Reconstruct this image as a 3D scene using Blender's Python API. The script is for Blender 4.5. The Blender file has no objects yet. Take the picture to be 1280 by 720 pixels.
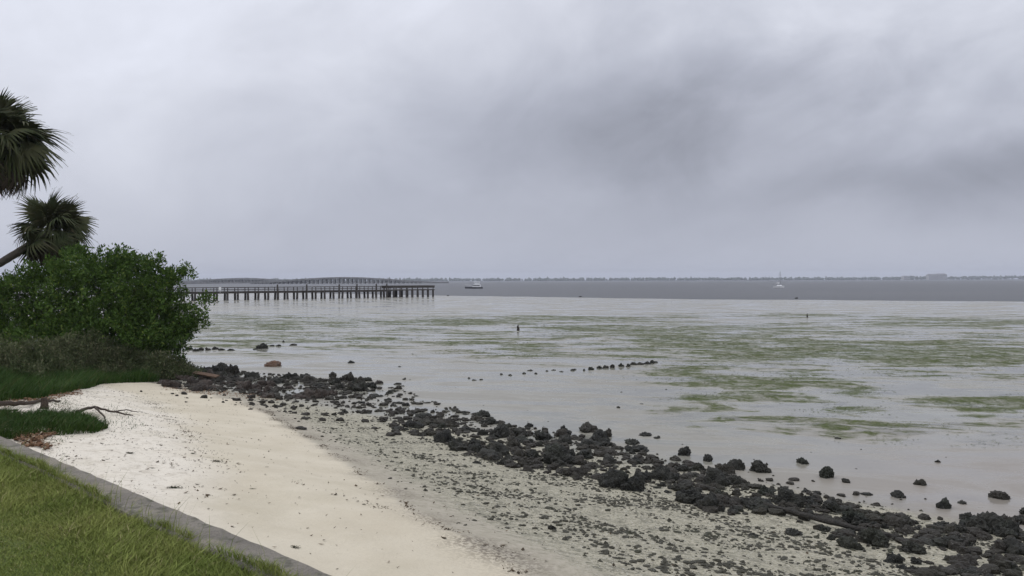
import bpy, math, random
import numpy as np
from mathutils import Vector, Matrix, noise as mn
R = math.radians
random.seed(7); rng = np.random.default_rng(11)
S = bpy.context.scene
COL = S.collection

# ------------------------------------------------------------------ camera
CAMZ = 3.6
cam = bpy.data.cameras.new("camera"); cam.sensor_width = 36; cam.lens = 28.125
cam.clip_start = 0.05; cam.clip_end = 30000
camo = bpy.data.objects.new("camera", cam); COL.objects.link(camo); S.camera = camo
CM = Matrix.Translation((0, 0, CAMZ)) @ Matrix.Rotation(R(90 - .56), 4, 'X') @ Matrix.Rotation(R(-.16), 4, 'Z')
camo.matrix_world = CM
CR = np.array(CM.to_3x3())

# ------------------------------------------------------------------ colour management
S.view_settings.view_transform = 'Standard'; S.view_settings.look = 'None'
S.view_settings.exposure = 0; S.view_settings.gamma = 1

# ------------------------------------------------------------------ world: overcast sky
W = bpy.data.worlds.new("World"); S.world = W; W.use_nodes = True
SUN_EL, SUN_AZ = R(52), R(-60)
def NT(t):
    t.nodes.clear()
    def n(typ, **k):
        o = t.nodes.new(typ)
        for a, b in k.items():
            if a == 'ins':
                for i, v in b.items():
                    if isinstance(v, bpy.types.NodeSocket): t.links.new(v, o.inputs[i])
                    else: o.inputs[i].default_value = v
            else: setattr(o, a, b)
        return o
    def m(op, a, b=0.0, c=None, clamp=False):
        o = t.nodes.new('ShaderNodeMath'); o.operation = op; o.use_clamp = clamp
        for i, v in enumerate((a, b) if c is None else (a, b, c)):
            if isinstance(v, bpy.types.NodeSocket): t.links.new(v, o.inputs[i])
            else: o.inputs[i].default_value = v
        return o.outputs[0]
    def mix(f, a, b, typ='MIX'):
        o = t.nodes.new('ShaderNodeMix'); o.data_type = 'RGBA'; o.blend_type = typ
        for i, v in ((0, f), (6, a), (7, b)):
            if isinstance(v, bpy.types.NodeSocket): t.links.new(v, o.inputs[i])
            else: o.inputs[i].default_value = v if i == 0 or len(v) == 4 else (*v, 1)
        return o.outputs[2]
    def noise(vec, scale, detail=4, rough=.55, dist=0.0, col=False):
        o = n('ShaderNodeTexNoise', ins={'Scale': scale, 'Detail': detail, 'Roughness': rough, 'Distortion': dist})
        if vec is not None: t.links.new(vec, o.inputs['Vector'])
        return o.outputs['Color' if col else 0]
    def ramp(v, a, b, lo=0.0, hi=1.0, smooth=True):
        o = n('ShaderNodeMapRange', ins={0: v, 1: a, 2: b, 3: lo, 4: hi})
        if smooth: o.interpolation_type = 'SMOOTHSTEP'
        return o.outputs[0]
    return n, m, mix, noise, ramp
n, m, mix, noise, ramp = NT(W.node_tree)
tc = n('ShaderNodeTexCoord').outputs['Generated']
nrm = n('ShaderNodeVectorMath', operation='NORMALIZE', ins={0: tc}).outputs[0]
sep = n('ShaderNodeSeparateXYZ', ins={0: nrm})
X, Y, Z = sep.outputs
Zp = m('MAXIMUM', Z, 0.0)
sky = n('ShaderNodeTexSky', sky_type='NISHITA', sun_disc=False, sun_elevation=SUN_EL, sun_rotation=SUN_AZ, altitude=0, air_density=1, dust_density=3).outputs[0]
# cloud deck coordinates (a flat layer seen in perspective)
den = m('ADD', Zp, 0.16)
cx = m('DIVIDE', X, den); cy = m('DIVIDE', Y, den)
cv = n('ShaderNodeCombineXYZ', ins={0: m('MULTIPLY', cx, 0.8), 1: cy, 2: 1.7}).outputs[0]
tilt = n('ShaderNodeVectorRotate', rotation_type='Y_AXIS', ins={0: nrm, 'Angle': R(17)}).outputs[0]
rotv = n('ShaderNodeMapping', ins={0: tilt, 3: (1.8, 1.8, 3.3)}).outputs[0]
rotw = n('ShaderNodeMapping', ins={0: tilt, 1: (3, 1, 2), 3: (1.7, 1.7, 2.6)}).outputs[0]
n1 = noise(rotv, 1.5, 7, .52, .5)
n2 = noise(rotv, 4.2, 7, .55, .5)
n3 = noise(rotv, 0.6, 3, .5, .2)
# broad dark cloud bodies, given as directions (tan azimuth, tan elevation)
wr = m('SUBTRACT', n1, .5); wr2 = m('SUBTRACT', n2, .5)
el = m('ADD', Z, m('ADD', m('MULTIPLY', wr, .16), m('MULTIPLY', wr2, .05)))
az = m('ADD', m('ARCTAN2', X, Y), m('ADD', m('MULTIPLY', wr2, .30), m('MULTIPLY', m('SUBTRACT', n3, .5), .5)))
def blob(a0, e0, ra, re, rot=0.0):
    da = m('SUBTRACT', az, a0); de = m('SUBTRACT', el, e0)
    c, s_ = math.cos(rot), math.sin(rot)
    u_ = m('DIVIDE', m('ADD', m('MULTIPLY', da, c), m('MULTIPLY', de, s_)), ra)
    v_ = m('DIVIDE', m('SUBTRACT', m('MULTIPLY', de, c), m('MULTIPLY', da, s_)), re)
    d2 = m('ADD', m('MULTIPLY', u_, u_), m('MULTIPLY', v_, v_))
    return m('EXPONENT', m('MULTIPLY', d2, -1.0))
base = m('ADD', 0.52, m('ADD', m('MULTIPLY', Zp, .30), m('MULTIPLY', m('MULTIPLY', Zp, Zp), .55)))       # overcast sky brightens toward the zenith
base = m('ADD', base, m('MULTIPLY', ramp(X, .25, -.65), ramp(Zp, .0, .16, .05, .19)))  # thinner cloud on the left
d = m('MULTIPLY', blob(.06, .175, .38, .105, .10), .15)
d = m('ADD', d, m('MULTIPLY', blob(.30, .22, .32, .11, .35), .10))
d = m('ADD', d, m('MULTIPLY', blob(.60, .125, .27, .045, .10), .21))
d = m('ADD', d, m('MULTIPLY', blob(-.20, .13, .16, .05, .1), .035))
d = m('SUBTRACT', d, m('MULTIPLY', blob(-.02, .29, .12, .05, .5), .035))
d = m('SUBTRACT', d, m('MULTIPLY', blob(.30, .115, .13, .018, .15), .05))
d = m('SUBTRACT', d, m('MULTIPLY', blob(.55, .33, .25, .08, 0), .13))
d = m('MULTIPLY', d, m('ADD', .62, m('MULTIPLY', n1, .8)))
lum = m('SUBTRACT', base, d)
n4 = noise(rotw, 3.2, 8, .58, .5)
hz = ramp(Zp, 0.02, .13)                                 # cloud texture fades out toward the horizon murk
lum = m('ADD', lum, m('MULTIPLY', m('MULTIPLY', m('SUBTRACT', n1, .5), .26), hz))
lum = m('ADD', lum, m('MULTIPLY', m('MULTIPLY', m('SUBTRACT', n2, .5), .13), hz))
lum = m('ADD', lum, m('MULTIPLY', m('MULTIPLY', m('SUBTRACT', n3, .5), .10), hz))
lum = m('ADD', lum, m('MULTIPLY', m('MULTIPLY', m('SUBTRACT', n4, .5), .26), hz))
tint = mix(ramp(lum, .33, .78), (.915, .975, 1.17), (.945, .985, 1.10))
tint = mix(m('MULTIPLY', noise(rotw, 1.5, 2), .4), tint, (.975, .985, 1.12))
cl = n('ShaderNodeVectorMath', operation='SCALE', ins={0: tint, 'Scale': m('MULTIPLY', lum, 10.1)}).outputs[0]
skyc = mix(.985, sky, cl)
bg = n('ShaderNodeBackground', ins={0: skyc, 1: .1})
n('ShaderNodeOutputWorld', ins={0: bg.outputs[0]})
W.cycles.sampling_method = 'MANUAL'; W.cycles.sample_map_resolution = 512

sl = bpy.data.lights.new("sun", 'SUN'); sl.energy = .55; sl.angle = R(25); sl.color = (1, .965, .92)
so = bpy.data.objects.new("sun", sl); COL.objects.link(so)
sd = Vector((math.sin(SUN_AZ) * math.cos(SUN_EL), math.cos(SUN_AZ) * math.cos(SUN_EL), math.sin(SUN_EL)))
so.rotation_euler = sd.to_track_quat('Z', 'Y').to_euler()
S.cycles.volume_bounces = 0; S.cycles.max_bounces = 6; S.cycles.diffuse_bounces = 2
S.cycles.glossy_bounces = 3; S.cycles.transparent_max_bounces = 8; S.cycles.use_denoising = True

# ------------------------------------------------------------------ helpers
def material(name, f):
    mt = bpy.data.materials.new(name); mt.use_nodes = True
    k = NT(mt.node_tree)
    bs = k[0]('ShaderNodeBsdfPrincipled'); f(*k, bs)
    k[0]('ShaderNodeOutputMaterial', ins={0: bs.outputs[0]})
    return mt
def objpos(n):
    return n('ShaderNodeTexCoord').outputs['Object']
def worldpos(n):
    return n('ShaderNodeNewGeometry').outputs['Position']
def bump(n, t_bs, h, strength, dist):
    b = n('ShaderNodeBump', ins={'Height': h, 'Strength': strength, 'Distance': dist})
    t_bs.id_data.links.new(b.outputs[0], t_bs.inputs['Normal'])
def setin(bs, **k):
    names = {'col': 'Base Color', 'rough': 'Roughness', 'spec': 'Specular IOR Level', 'metal': 'Metallic', 'trans': 'Transmission Weight', 'sub': 'Subsurface Weight'}
    for a, v in k.items():
        s = bs.inputs[names[a]]
        if isinstance(v, bpy.types.NodeSocket): bs.id_data.links.new(v, s)
        else: s.default_value = v if not isinstance(v, tuple) or len(v) == 4 else (*v, 1)
def tris_mesh(name, V, F, smooth=False):
    V = np.asarray(V, np.float32).reshape(-1, 3); F = np.asarray(F, np.int32)
    k = F.shape[1]; me = bpy.data.meshes.new(name)
    me.vertices.add(len(V)); me.vertices.foreach_set('co', V.ravel())
    me.loops.add(F.size); me.loops.foreach_set('vertex_index', F.ravel())
    me.polygons.add(len(F)); me.polygons.foreach_set('loop_start', np.arange(0, F.size, k, dtype=np.int32))
    me.polygons.foreach_set('loop_total', np.full(len(F), k, np.int32))
    me.polygons.foreach_set('use_smooth', np.full(len(F), smooth))
    me.update(calc_edges=True); me.validate()
    return me
def link(name, me, mat=None, parent=None, loc=None, rot=None, scale=None, **p):
    o = bpy.data.objects.new(name, me); COL.objects.link(o)
    if mat and me and not me.materials: me.materials.append(mat)
    if parent: o.parent = parent
    if loc is not None: o.location = loc
    if rot is not None: o.rotation_euler = rot
    if scale is not None: o.scale = scale
    for k, v in p.items(): o[k] = v
    return o
def box_vf(c, h, rz=0.0, b=0.0):
    V = np.array([[x, y, z] for x in (-1, 1) for y in (-1, 1) for z in (-1, 1)], float) * h
    ca, sa = math.cos(rz), math.sin(rz)
    V = np.stack([V[:, 0] * ca - V[:, 1] * sa, V[:, 0] * sa + V[:, 1] * ca, V[:, 2]], 1) + c
    return V, np.array([[0, 1, 3, 2], [4, 6, 7, 5], [0, 4, 5, 1], [2, 3, 7, 6], [0, 2, 6, 4], [1, 5, 7, 3]])
def join(parts):
    Vs, Fs, o = [], [], 0
    for V, F in parts:
        Vs.append(V); Fs.append(np.asarray(F) + o); o += len(V)
    return np.concatenate(Vs), np.concatenate(Fs)
def tube(pts, rad, nseg=8, jag=0.0):
    """quads along a path, closed at the end rings"""
    pts = [Vector(p) for p in pts]; V = []
    for i, p in enumerate(pts):
        t = (pts[min(i + 1, len(pts) - 1)] - pts[max(i - 1, 0)]).normalized()
        a = t.cross(Vector((0, 0, 1)) if abs(t.z) < .9 else Vector((1, 0, 0))).normalized(); b = t.cross(a)
        for k in range(nseg):
            w = 2 * math.pi * k / nseg; r = rad[i] * (1 + random.uniform(-jag, jag))
            V.append(p + a * math.cos(w) * r + b * math.sin(w) * r)
    F = []
    for i in range(len(pts) - 1):
        for k in range(nseg):
            F.append((i * nseg + k, i * nseg + (k + 1) % nseg, (i + 1) * nseg + (k + 1) % nseg, (i + 1) * nseg + k))
    for e in (0, len(pts) - 1):                       # caps as a ring of thin quads to a centre pair
        c = len(V); V.append(pts[e]); V.append(pts[e])
        for k in range(0, nseg, 2):
            q = (e * nseg + k, e * nseg + (k + 1) % nseg, e * nseg + (k + 2) % nseg, c)
            F.append(q if e == 0 else q[::-1])
    return np.array([tuple(v) for v in V]), np.array(F)

# ------------------------------------------------------------------ terrain
NQ = np.array([.675, .738]); NS = np.array([.738, -.675])
def qs(x, y): return x * NQ[0] + y * NQ[1], x * NS[0] + y * NS[1]
def lumpy(x, y, k, seed):
    return (np.sin(x * k * 1.3 + y * k * .7 + seed) + np.sin(y * k * 1.9 - x * k * .6 + seed * 2.1) + np.sin(x * k * 2.7 + y * k * 2.2 + seed * .7) * .6 + np.sin(x * k * 4.1 - y * k * 5.3 + seed) * .35) / 2.95
def H(x, y, detail=True):
    x = np.asarray(x, float); y = np.asarray(y, float)
    q, s = qs(x, y)
    z = np.interp(q, [2.5, 5, 6.5, 8, 10, 12, 13.5, 15, 18], [1.62, 1.28, .95, .64, .34, .13, .045, .005, 0])
    if detail:
        sandw = np.clip((11 - q) / 3, 0, 1)
        z = z + sandw * (lumpy(x, y, .9, 1) * .045 + lumpy(x, y, 3.1, 4) * .012)
        rw = np.exp(-((q - 12.2) / 2.0) ** 2)
        z = z + rw * lumpy(x, y, 2.0, 9) * .035
        z = z + np.clip((5.8 - q) / 1.2, 0, 1) * np.clip((q - 2.6) / .3, 0, 1) * (np.maximum(0, lumpy(x, y, 5.2, 11)) * .035 + lumpy(x, y, 8.5, 2) * .010)
        far = np.clip((q - 13) / 3, 0, 1) * np.clip(1 - (y - 30) / 60, 0, 1)
        z = z + far * (lumpy(x, y, .35, 3) * .012 + lumpy(x, y, 1.3, 6) * .004)
        # wheel and foot tracks along the beach
        tr = np.exp(-((q - 6.3 - .25 * np.sin(s * .3)) / .22) ** 2) + np.exp(-((q - 4.7 - .2 * np.sin(s * .33 + 1)) / .2) ** 2)
        z = z - tr * .012
    return z
def ray(u, v):
    d = CR @ np.array([(u - 640) / 1000, -(v - 360) / 1000, -1.0]); return d / d[1]
def P(u, v, dz=0.0):
    """ground point seen at a position of the photograph"""
    d = ray(u, v); z = 0.0; t = CAMZ / max(-d[2], 1e-5)
    for _ in range(14):
        z = float(H(d[0] * t, t, False)); t = .5 * t + .5 * (CAMZ - z) / max(-d[2], 1e-5)
    x, y = d[0] * t, t
    return Vector((x, y, float(H(x, y)) + dz))
def at(u, v, dist):
    d = ray(u, v); return Vector((d[0] * dist, dist, CAMZ + d[2] * dist))
def px_of(x, y, z):
    p = np.stack([x, y, z - CAMZ], -1) @ CR
    w = np.maximum(-p[..., 2], .01)
    return 640 + p[..., 0] / w * 1000, 360 - p[..., 1] / w * 1000

def axis(a, b, st, grow, lo, hi):
    c = list(np.arange(a, b + 1e-6, st)); d_ = st; x = c[-1]
    while x < hi: d_ *= grow; x += d_; c.append(x)
    d_ = st; x = c[0]; l = []
    while x > lo: d_ *= grow; x -= d_; l.append(x)
    return np.array(l[::-1] + c)
gx = axis(-14, 12, .11, 1.045, -7000, 7000); gy = axis(2.5, 34, .11, 1.04, -300, 7000)
GX, GY = np.meshgrid(gx, gy); GZ = H(GX, GY)
_l = [qs(*P(u, v).xy) for u, v in [(655, 730), (640, 715), (600, 688), (520, 640), (470, 605), (430, 578), (385, 548), (335, 518), (300, 502), (255, 492)]]
_l = sorted([(float(b_), float(a_)) for a_, b_ in _l])
def QL(s_): return np.interp(s_, [a_ for a_, b_ in _l], [b_ for a_, b_ in _l])
print('strandline', _l)
# beyond the edge of the flats the bed drops away below the bay
EDGE = [(-900, 361.5), (-200, 362), (60, 363), (230, 364.5), (400, 366.5), (545, 369.2), (640, 370.8), (740, 372), (860, 373.6), (980, 374.6), (1130, 376.1), (1280, 376.9), (1500, 378.5), (1900, 381), (2600, 386)]
EP = [P(u, v) for u, v in EDGE]
ex = np.array([p.x for p in EP]); ey = np.array([p.y for p in EP])
o_ = np.argsort(ex); edge_y = np.interp(GX, ex[o_], ey[o_])
GZ = np.where(GY > edge_y + 3, GZ - np.clip((GY - edge_y - 3) / 30, 0, 1) * .6, GZ)
ny, nx = GX.shape
idx = np.arange(ny * nx).reshape(ny, nx)
F = np.stack([idx[:-1, :-1], idx[:-1, 1:], idx[1:, 1:], idx[1:, :-1]], -1).reshape(-1, 4)
gme = tris_mesh('ground', np.stack([GX, GY, GZ], -1), F, True)
q, s = qs(GX, GY); qline = QL(s) + lumpy(GX, GY, 1.4, 2) * .10
qrock = 10.6 + lumpy(GX, GY, .8, 5) * .5
sand = np.clip((qline - q) / .7 + .5, 0, 1)
grit = np.clip((q - qline - .15) / 1.3, 0, 1) * np.clip((13.6 - q) / 1.5, 0, 1)
U, V_ = px_of(GX, GY, GZ)
ALG = [(575, 402, 55, 4.5, .9), (660, 405, 30, 3, .5), (720, 411, 60, 5, .75), (500, 403, 60, 3, .6), (440, 400, 50, 3, .4), (330, 404, 70, 4, .6), (345, 410, 45, 3, .7), (280, 413, 25, 2, .5), (470, 424, 40, 3.5, .8), (440, 427, 30, 2.5, .5),
 (590, 429, 60, 3, .65), (650, 434, 45, 6, .75), (660, 443, 50, 4, .7), (600, 441, 60, 5, .4), (740, 430, 40, 3, .5), (840, 424, 55, 6, .95), (905, 432, 55, 7, .9), (800, 435, 60, 4, .5), (960, 443, 90, 9, .85), (1050, 437, 90, 9, .8), (1130, 445, 120, 9, .85), (1230, 447, 90, 10, .9), (1010, 428, 80, 5, .6), (1190, 430, 60, 6, .6),
 (890, 458, 60, 6, .6), (850, 466, 40, 5, .8), (900, 475, 60, 7, .85), (950, 480, 50, 8, .9), (945, 494, 55, 6, .8), (880, 497, 35, 5, .8), (1000, 470, 50, 8, .7), (1040, 478, 40, 8, .6), (1075, 490, 35, 6, .9), (1060, 512, 45, 6, .7), (1120, 465, 60, 5, .5), (1190, 502, 55, 5, .8), (1240, 508, 55, 8, .85), (1270, 500, 40, 6, .7), (1220, 520, 40, 3, .6), (1160, 470, 70, 4, .4), (1050, 540, 30, 9, .35), (1110, 552, 35, 5, .35), (1250, 550, 50, 8, .35),
 (1100, 418, 60, 3, .4), (980, 405, 60, 2.5, .4), (900, 411, 40, 2.5, .35), (780, 398, 60, 2, .3), (1200, 402, 80, 2, .2)]
alg = np.zeros_like(GX)
ALG += [(370, 397, 60, 2.5, .45), (300, 398, 50, 2.5, .4), (420, 407, 60, 3, .5), (390, 419, 50, 3, .45), (300, 425, 50, 3, .45), (520, 412, 50, 3, .5), (700, 420, 60, 3, .5), (820, 412, 60, 3, .5), (930, 420, 70, 4, .6), (1240, 420, 50, 4, .5), (1130, 455, 60, 4, .6), (1260, 470, 60, 4, .4), (820, 447, 40, 3, .5), (1010, 500, 50, 5, .5), (1130, 530, 60, 5, .45)]
def algae(U, V_):
    alg = np.zeros_like(U)
    for u, v, ru, rv, w in ALG:
        alg = np.maximum(alg, w * np.exp(-(((U - u) / ru) ** 2 + ((V_ - v) / rv) ** 2) * .8))
    return alg
alg = algae(U, V_)
# left of frame and right of frame the patches carry on
_n = .5 + .5 * lumpy(GX, GY, .16, 5)
alg = np.maximum(alg, .62 * _n * np.clip((V_ - 388) / 8, 0, 1) * np.clip((465 - V_) / 25, 0, 1) * (U > 150) * np.where(U < 560, .8, 1))
alg = np.maximum(alg, .5 * _n * np.clip((V_ - 440) / 10, 0, 1) * np.clip((560 - V_) / 40, 0, 1) * np.clip((U - 780) / 80, 0, 1))
alg = alg * np.clip(1 - np.exp(-(((U - 500) / 170) ** 2 + ((V_ - 462) / 24) ** 2)) * .9, 0, 1)
carry = np.clip((V_ - 395) / 8, 0, 1) * np.clip((520 - V_) / 30, 0, 1) * ((U < -40) | (U > 1320)) * (.55 + .4 * lumpy(GX, GY, .12, 3))
alg = np.maximum(alg, carry * (q > 17))
alg = np.where(q < 14, 0, alg)
warm = np.clip((U - 850) / 300, 0, 1) * np.clip((V_ - 520) / 60, 0, 1)
def vcol(me, name, arrs):
    a = me.color_attributes.new(name, 'FLOAT_COLOR', 'POINT')
    buf = np.ones((ny * nx, 4), np.float32)
    for i, r_ in enumerate(arrs): buf[:, i] = r_.ravel()
    a.data.foreach_set('color', buf.ravel())
upper = np.clip((qline - 1.9 - q) / .9 + lumpy(GX, GY, .8, 8) * .4, 0, 1)
vcol(gme, 'zones', [sand, grit, alg]); 
litter = np.exp(-((q - qline - .1) / .34) ** 2) * np.clip(.5 + lumpy(GX, GY, 1.9, 7) * .9, 0, 1)
vcol(gme, 'marks', [upper, litter, warm])
def ground_mat(n, m, mix, noise, ramp, bs):
    p = worldpos(n)
    z = n('ShaderNodeSeparateColor', ins={0: n('ShaderNodeVertexColor', layer_name='zones').outputs[0]}).outputs
    k = n('ShaderNodeSeparateColor', ins={0: n('ShaderNodeVertexColor', layer_name='marks').outputs[0]}).outputs
    nA = noise(p, 1.1, 5, .6); nB = noise(p, 9, 5, .65); nC = noise(p, 70, 3, .7); nD = noise(p, .28, 5, .6)
    nE = noise(p, 28, 4, .7)
    ang = n('ShaderNodeVectorRotate', ins={0: p, 'Angle': R(10)}).outputs[0]
    st = n('ShaderNodeMapping', ins={0: ang, 3: (.35, 1, 1)}).outputs[0]
    streak = noise(st, .55, 9, .66, .9); fine = noise(p, 1.6, 8, .7, .6)
    # dry sand
    sa = mix(ramp(nA, .3, .7), (.58, .52, .40), (.52, .46, .345))
    sa = mix(m('MULTIPLY', k[0], .8), sa, (.72, .665, .565))
    sa = mix(m('MULTIPLY', ramp(nC, .45, .75), .22), sa, (.36, .31, .24))
    sa = mix(m('MULTIPLY', m('MULTIPLY', ramp(noise(p, 7, 7, .7, .8), .50, .60), k[0]), .5), sa, (.44, .385, .30))
    sa = mix(m('MULTIPLY', ramp(noise(p, .7, 5, .6), .50, .64), .35), sa, (.45, .40, .29))
    speck = m('MULTIPLY', ramp(nE, .60, .68), m('ADD', m('MULTIPLY', k[0], .55), .14))
    sa = mix(speck, sa, (.16, .12, .08))
    # damp shelly grit
    g = mix(ramp(nB, .3, .7), (.415, .38, .285), (.29, .27, .20))
    g = mix(m('MULTIPLY', ramp(nE, .50, .60), .75), g, (.085, .085, .055))
    g = mix(m('MULTIPLY', ramp(noise(p, 5, 8, .75), .50, .60), .55), g, (.09, .085, .06))
    g = mix(m('MULTIPLY', ramp(noise(p, 45, 2), .60, .68), .6), g, (.62, .60, .54))
    # mud flat
    f = mix(ramp(nA, .3, .7), (.25, .245, .20), (.205, .20, .165))
    f = mix(m('MULTIPLY', ramp(streak, .50, .60), .5), f, (.125, .12, .105))
    f = mix(m('MULTIPLY', ramp(streak, .42, .56), .4), f, (.32, .29, .23))
    f = mix(m('MULTIPLY', k[2], .6), f, (.245, .21, .18))
    am = ramp(m('ADD', m('ADD', m('MULTIPLY', z[2], 1.25), m('MULTIPLY', m('SUBTRACT', streak, .5), 2.6)), m('MULTIPLY', m('SUBTRACT', fine, .5), 1.6)), .27, .62)
    am = m('MULTIPLY', am, ramp(z[2], .01, .16))
    fl = m('MULTIPLY', am, ramp(noise(p, 1.3, 9, .82, .6), .38, .58, .22, .92))
    ac = mix(ramp(nB, .3, .7), (.075, .098, .020), (.040, .052, .016))
    f = mix(m('MULTIPLY', ramp(z[2], .02, .3), m('MULTIPLY', ramp(noise(st, 1.3, 8, .7, 1.2), .52, .60), .6)), f, (.07, .07, .06))
    f = mix(fl, f, ac)
    pink = mix(ramp(nB, .3, .7), (.40, .36, .285), (.32, .29, .22))
    e_s = ramp(m('ADD', z[0], m('MULTIPLY', m('SUBTRACT', nB, .5), .8)), .25, .75)
    e_g = ramp(m('ADD', z[1], m('MULTIPLY', m('SUBTRACT', nB, .5), .9)), .2, .7)
    damp = mix(ramp(n('ShaderNodeVectorMath', operation='DOT_PRODUCT', ins={0: p, 1: (.675, .738, 0)}).outputs['Value'], 11.8, 13.2), pink, f)
    c = mix(e_g, damp, g)
    c = mix(e_s, c, sa)
    c = mix(m('MULTIPLY', m('MULTIPLY', k[1], ramp(nE, .42, .56)), .85), c, (.07, .05, .035))
    # wetness
    q_ = n('ShaderNodeVectorMath', operation='DOT_PRODUCT', ins={0: p, 1: (.675, .738, 0)}).outputs['Value']
    wet = ramp(q_, 11.5, 14.5)
    film = ramp(streak, .42, .60)
    rw = m('ADD', .10, m('MULTIPLY', film, .34))
    rw = m('ADD', rw, m('MULTIPLY', fl, .5))
    rough = m('ADD', m('MULTIPLY', rw, wet), m('MULTIPLY', m('SUBTRACT', 1.0, wet), .8))
    spec = m('ADD', m('MULTIPLY', wet, .16), .2)
    spec = m('MULTIPLY', spec, m('SUBTRACT', 1.0, m('MULTIPLY', fl, .9)))
    setin(bs, col=c, rough=rough, spec=spec)
    h = m('ADD', m('MULTIPLY', nE, .5), m('MULTIPLY', nB, 1.0))
    vor = n('ShaderNodeTexVoronoi', feature='SMOOTH_F1', ins={'Vector': p, 'Scale': 3.2}).outputs['Distance']
    h = m('ADD', h, m('MULTIPLY', m('MULTIPLY', vor, 3.5), k[0]))
    hs = m('MULTIPLY', h, m('ADD', .03, m('MULTIPLY', m('SUBTRACT', 1.0, wet), .9)))
    hs = m('ADD', hs, m('MULTIPLY', m('MULTIPLY', fl, wet), .5))
    bump(n, bs, hs, .6, .03)
go = link('ground', gme, material('beach and tidal flat', ground_mat), kind='structure', label='pale sand beach sloping to a grey wet tidal flat with green algae streaks')

# bay water
far = [(7000, 6900), (-7000, 6900)]
pts = sorted([(p.x, p.y) for p in EP]); dense = []
for a, b in zip(pts[:-1], pts[1:]):
    for t in np.linspace(0, 1, 14, endpoint=False):
        x = a[0] + (b[0] - a[0]) * t; y = a[1] + (b[1] - a[1]) * t
        dense.append((x, y + lumpy(x, 0, .045, 2) * 4.5 + lumpy(x, 0, .2, 7) * 2.2))
dense = [(-7000, dense[0][1])] + dense + [pts[-1], (7000, pts[-1][1])]
Vw = []; Fw = []
for i, (x, y) in enumerate(dense):
    for j, f_ in enumerate((0, .003, .012, .05, .2, 1)): Vw.append((x, float(y) + (6900 - y) * f_, .006))
for i in range(len(dense) - 1):
    for j in range(5): Fw.append((i * 6 + j, (i + 1) * 6 + j, (i + 1) * 6 + j + 1, i * 6 + j + 1))
def water_mat(n, m, mix, noise, ramp, bs):
    p = worldpos(n)
    a = n('ShaderNodeMapping', ins={0: p, 3: (.35, 1, 1)}).outputs[0]
    w1 = noise(a, 1.3, 5, .6, .3); big = noise(n('ShaderNodeMapping', ins={0: p, 3: (.003, .014, 1)}).outputs[0], 1, 4, .6)
    setin(bs, col=mix(ramp(big, .35, .65), (.060, .062, .068), (.095, .097, .10)), rough=m('ADD', .36, m('MULTIPLY', big, .2)), spec=.24)
    bump(n, bs, w1, .8, .25)
link('bay_water', tris_mesh('bay_water', Vw, Fw), material('choppy grey water', water_mat), kind='structure', label='dark grey choppy bay water beyond the flats')

# ------------------------------------------------------------------ lawn and seawall
def SQ(s_, q_, z=0.0): return Vector((NS[0] * s_ + NQ[0] * q_, NS[1] * s_ + NQ[1] * q_, z))
def lawn_z(x, y): return 1.985 + lumpy(x, y, 1.1, 2) * .02
gs = axis(-14, 4, .25, 1.2, -90, 60); gq = np.concatenate([-np.geomspace(60, 1, 14), np.linspace(-.8, 2.27, 16)])
A, B = np.meshgrid(gs, gq); LX = NS[0] * A + NQ[0] * B; LY = NS[1] * A + NQ[1] * B
idx = np.arange(A.size).reshape(A.shape)
LF = np.stack([idx[:-1, :-1], idx[:-1, 1:], idx[1:, 1:], idx[1:, :-1]], -1).reshape(-1, 4)
def lawn_mat(n, m, mix, noise, ramp, bs):
    p = worldpos(n)
    c = mix(ramp(noise(p, 2.2, 4), .3, .7), (.10, .14, .035), (.13, .16, .05))
    c = mix(ramp(noise(p, 30, 4), .4, .7), c, (.07, .085, .028))
    setin(bs, col=c, rough=.9, spec=.1); bump(n, bs, noise(p, 60, 4, .7), .8, .03)
link('lawn', tris_mesh('lawn', np.stack([LX, LY, lawn_z(LX, LY)], -1), LF, True), material('lawn soil and thatch', lawn_mat), kind='structure', label='rough green lawn behind the seawall')

def concrete(n, m, mix, noise, ramp, bs):
    p = worldpos(n)
    c = mix(ramp(noise(p, 3, 5, .6), .3, .7), (.31, .28, .235), (.215, .195, .165))
    c = mix(m('MULTIPLY', ramp(noise(p, 60, 3, .7), .45, .7), .5), c, (.12, .11, .095))
    c = mix(m('MULTIPLY', ramp(noise(p, 9, 4), .52, .66), .6), c, (.09, .095, .06))
    c = mix(m('MULTIPLY', ramp(noise(p, 1.7, 7, .7), .55, .62), .55), c, (.36, .32, .25))
    setin(bs, col=c, rough=.92, spec=.2)
    bump(n, bs, m('ADD', noise(p, 130, 3), m('MULTIPLY', noise(p, 22, 6, .75), 2.2)), 1.0, .014)
CONC = material('weathered concrete', concrete)
def strip(q0, q1, z0, z1, name, parent, s0=-70, s1=45, rag=.0045, bev=.02):
    ss = np.concatenate([np.arange(s0, -14, 2.0), np.arange(-14, 3, .12), np.arange(3, s1, 2.0)])
    prof = [(q0, z0), (q0, z1 - bev), (q0 + bev, z1), (q1 - bev, z1), (q1, z1 - bev), (q1, z0)]
    V = [SQ(a, b + random.uniform(-rag, rag), c + (random.uniform(-rag, rag) if c > z0 else 0)) for a in ss for b, c in prof]
    k = len(prof); Fq = [(i * k + j, (i + 1) * k + j, (i + 1) * k + j + 1, i * k + j + 1) for i in range(len(ss) - 1) for j in range(k - 1)]
    return link(name, tris_mesh(name, [tuple(v) for v in V], Fq, False), CONC, parent)
wall = link('seawall', None, loc=(0, 0, 0), label='low weathered concrete seawall between the lawn and the sand', category='seawall')
strip(2.30, 2.46, .6, 1.93, 'wall_face', wall)
strip(2.245, 2.50, 1.932, 2.03, 'cap', wall)

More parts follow.
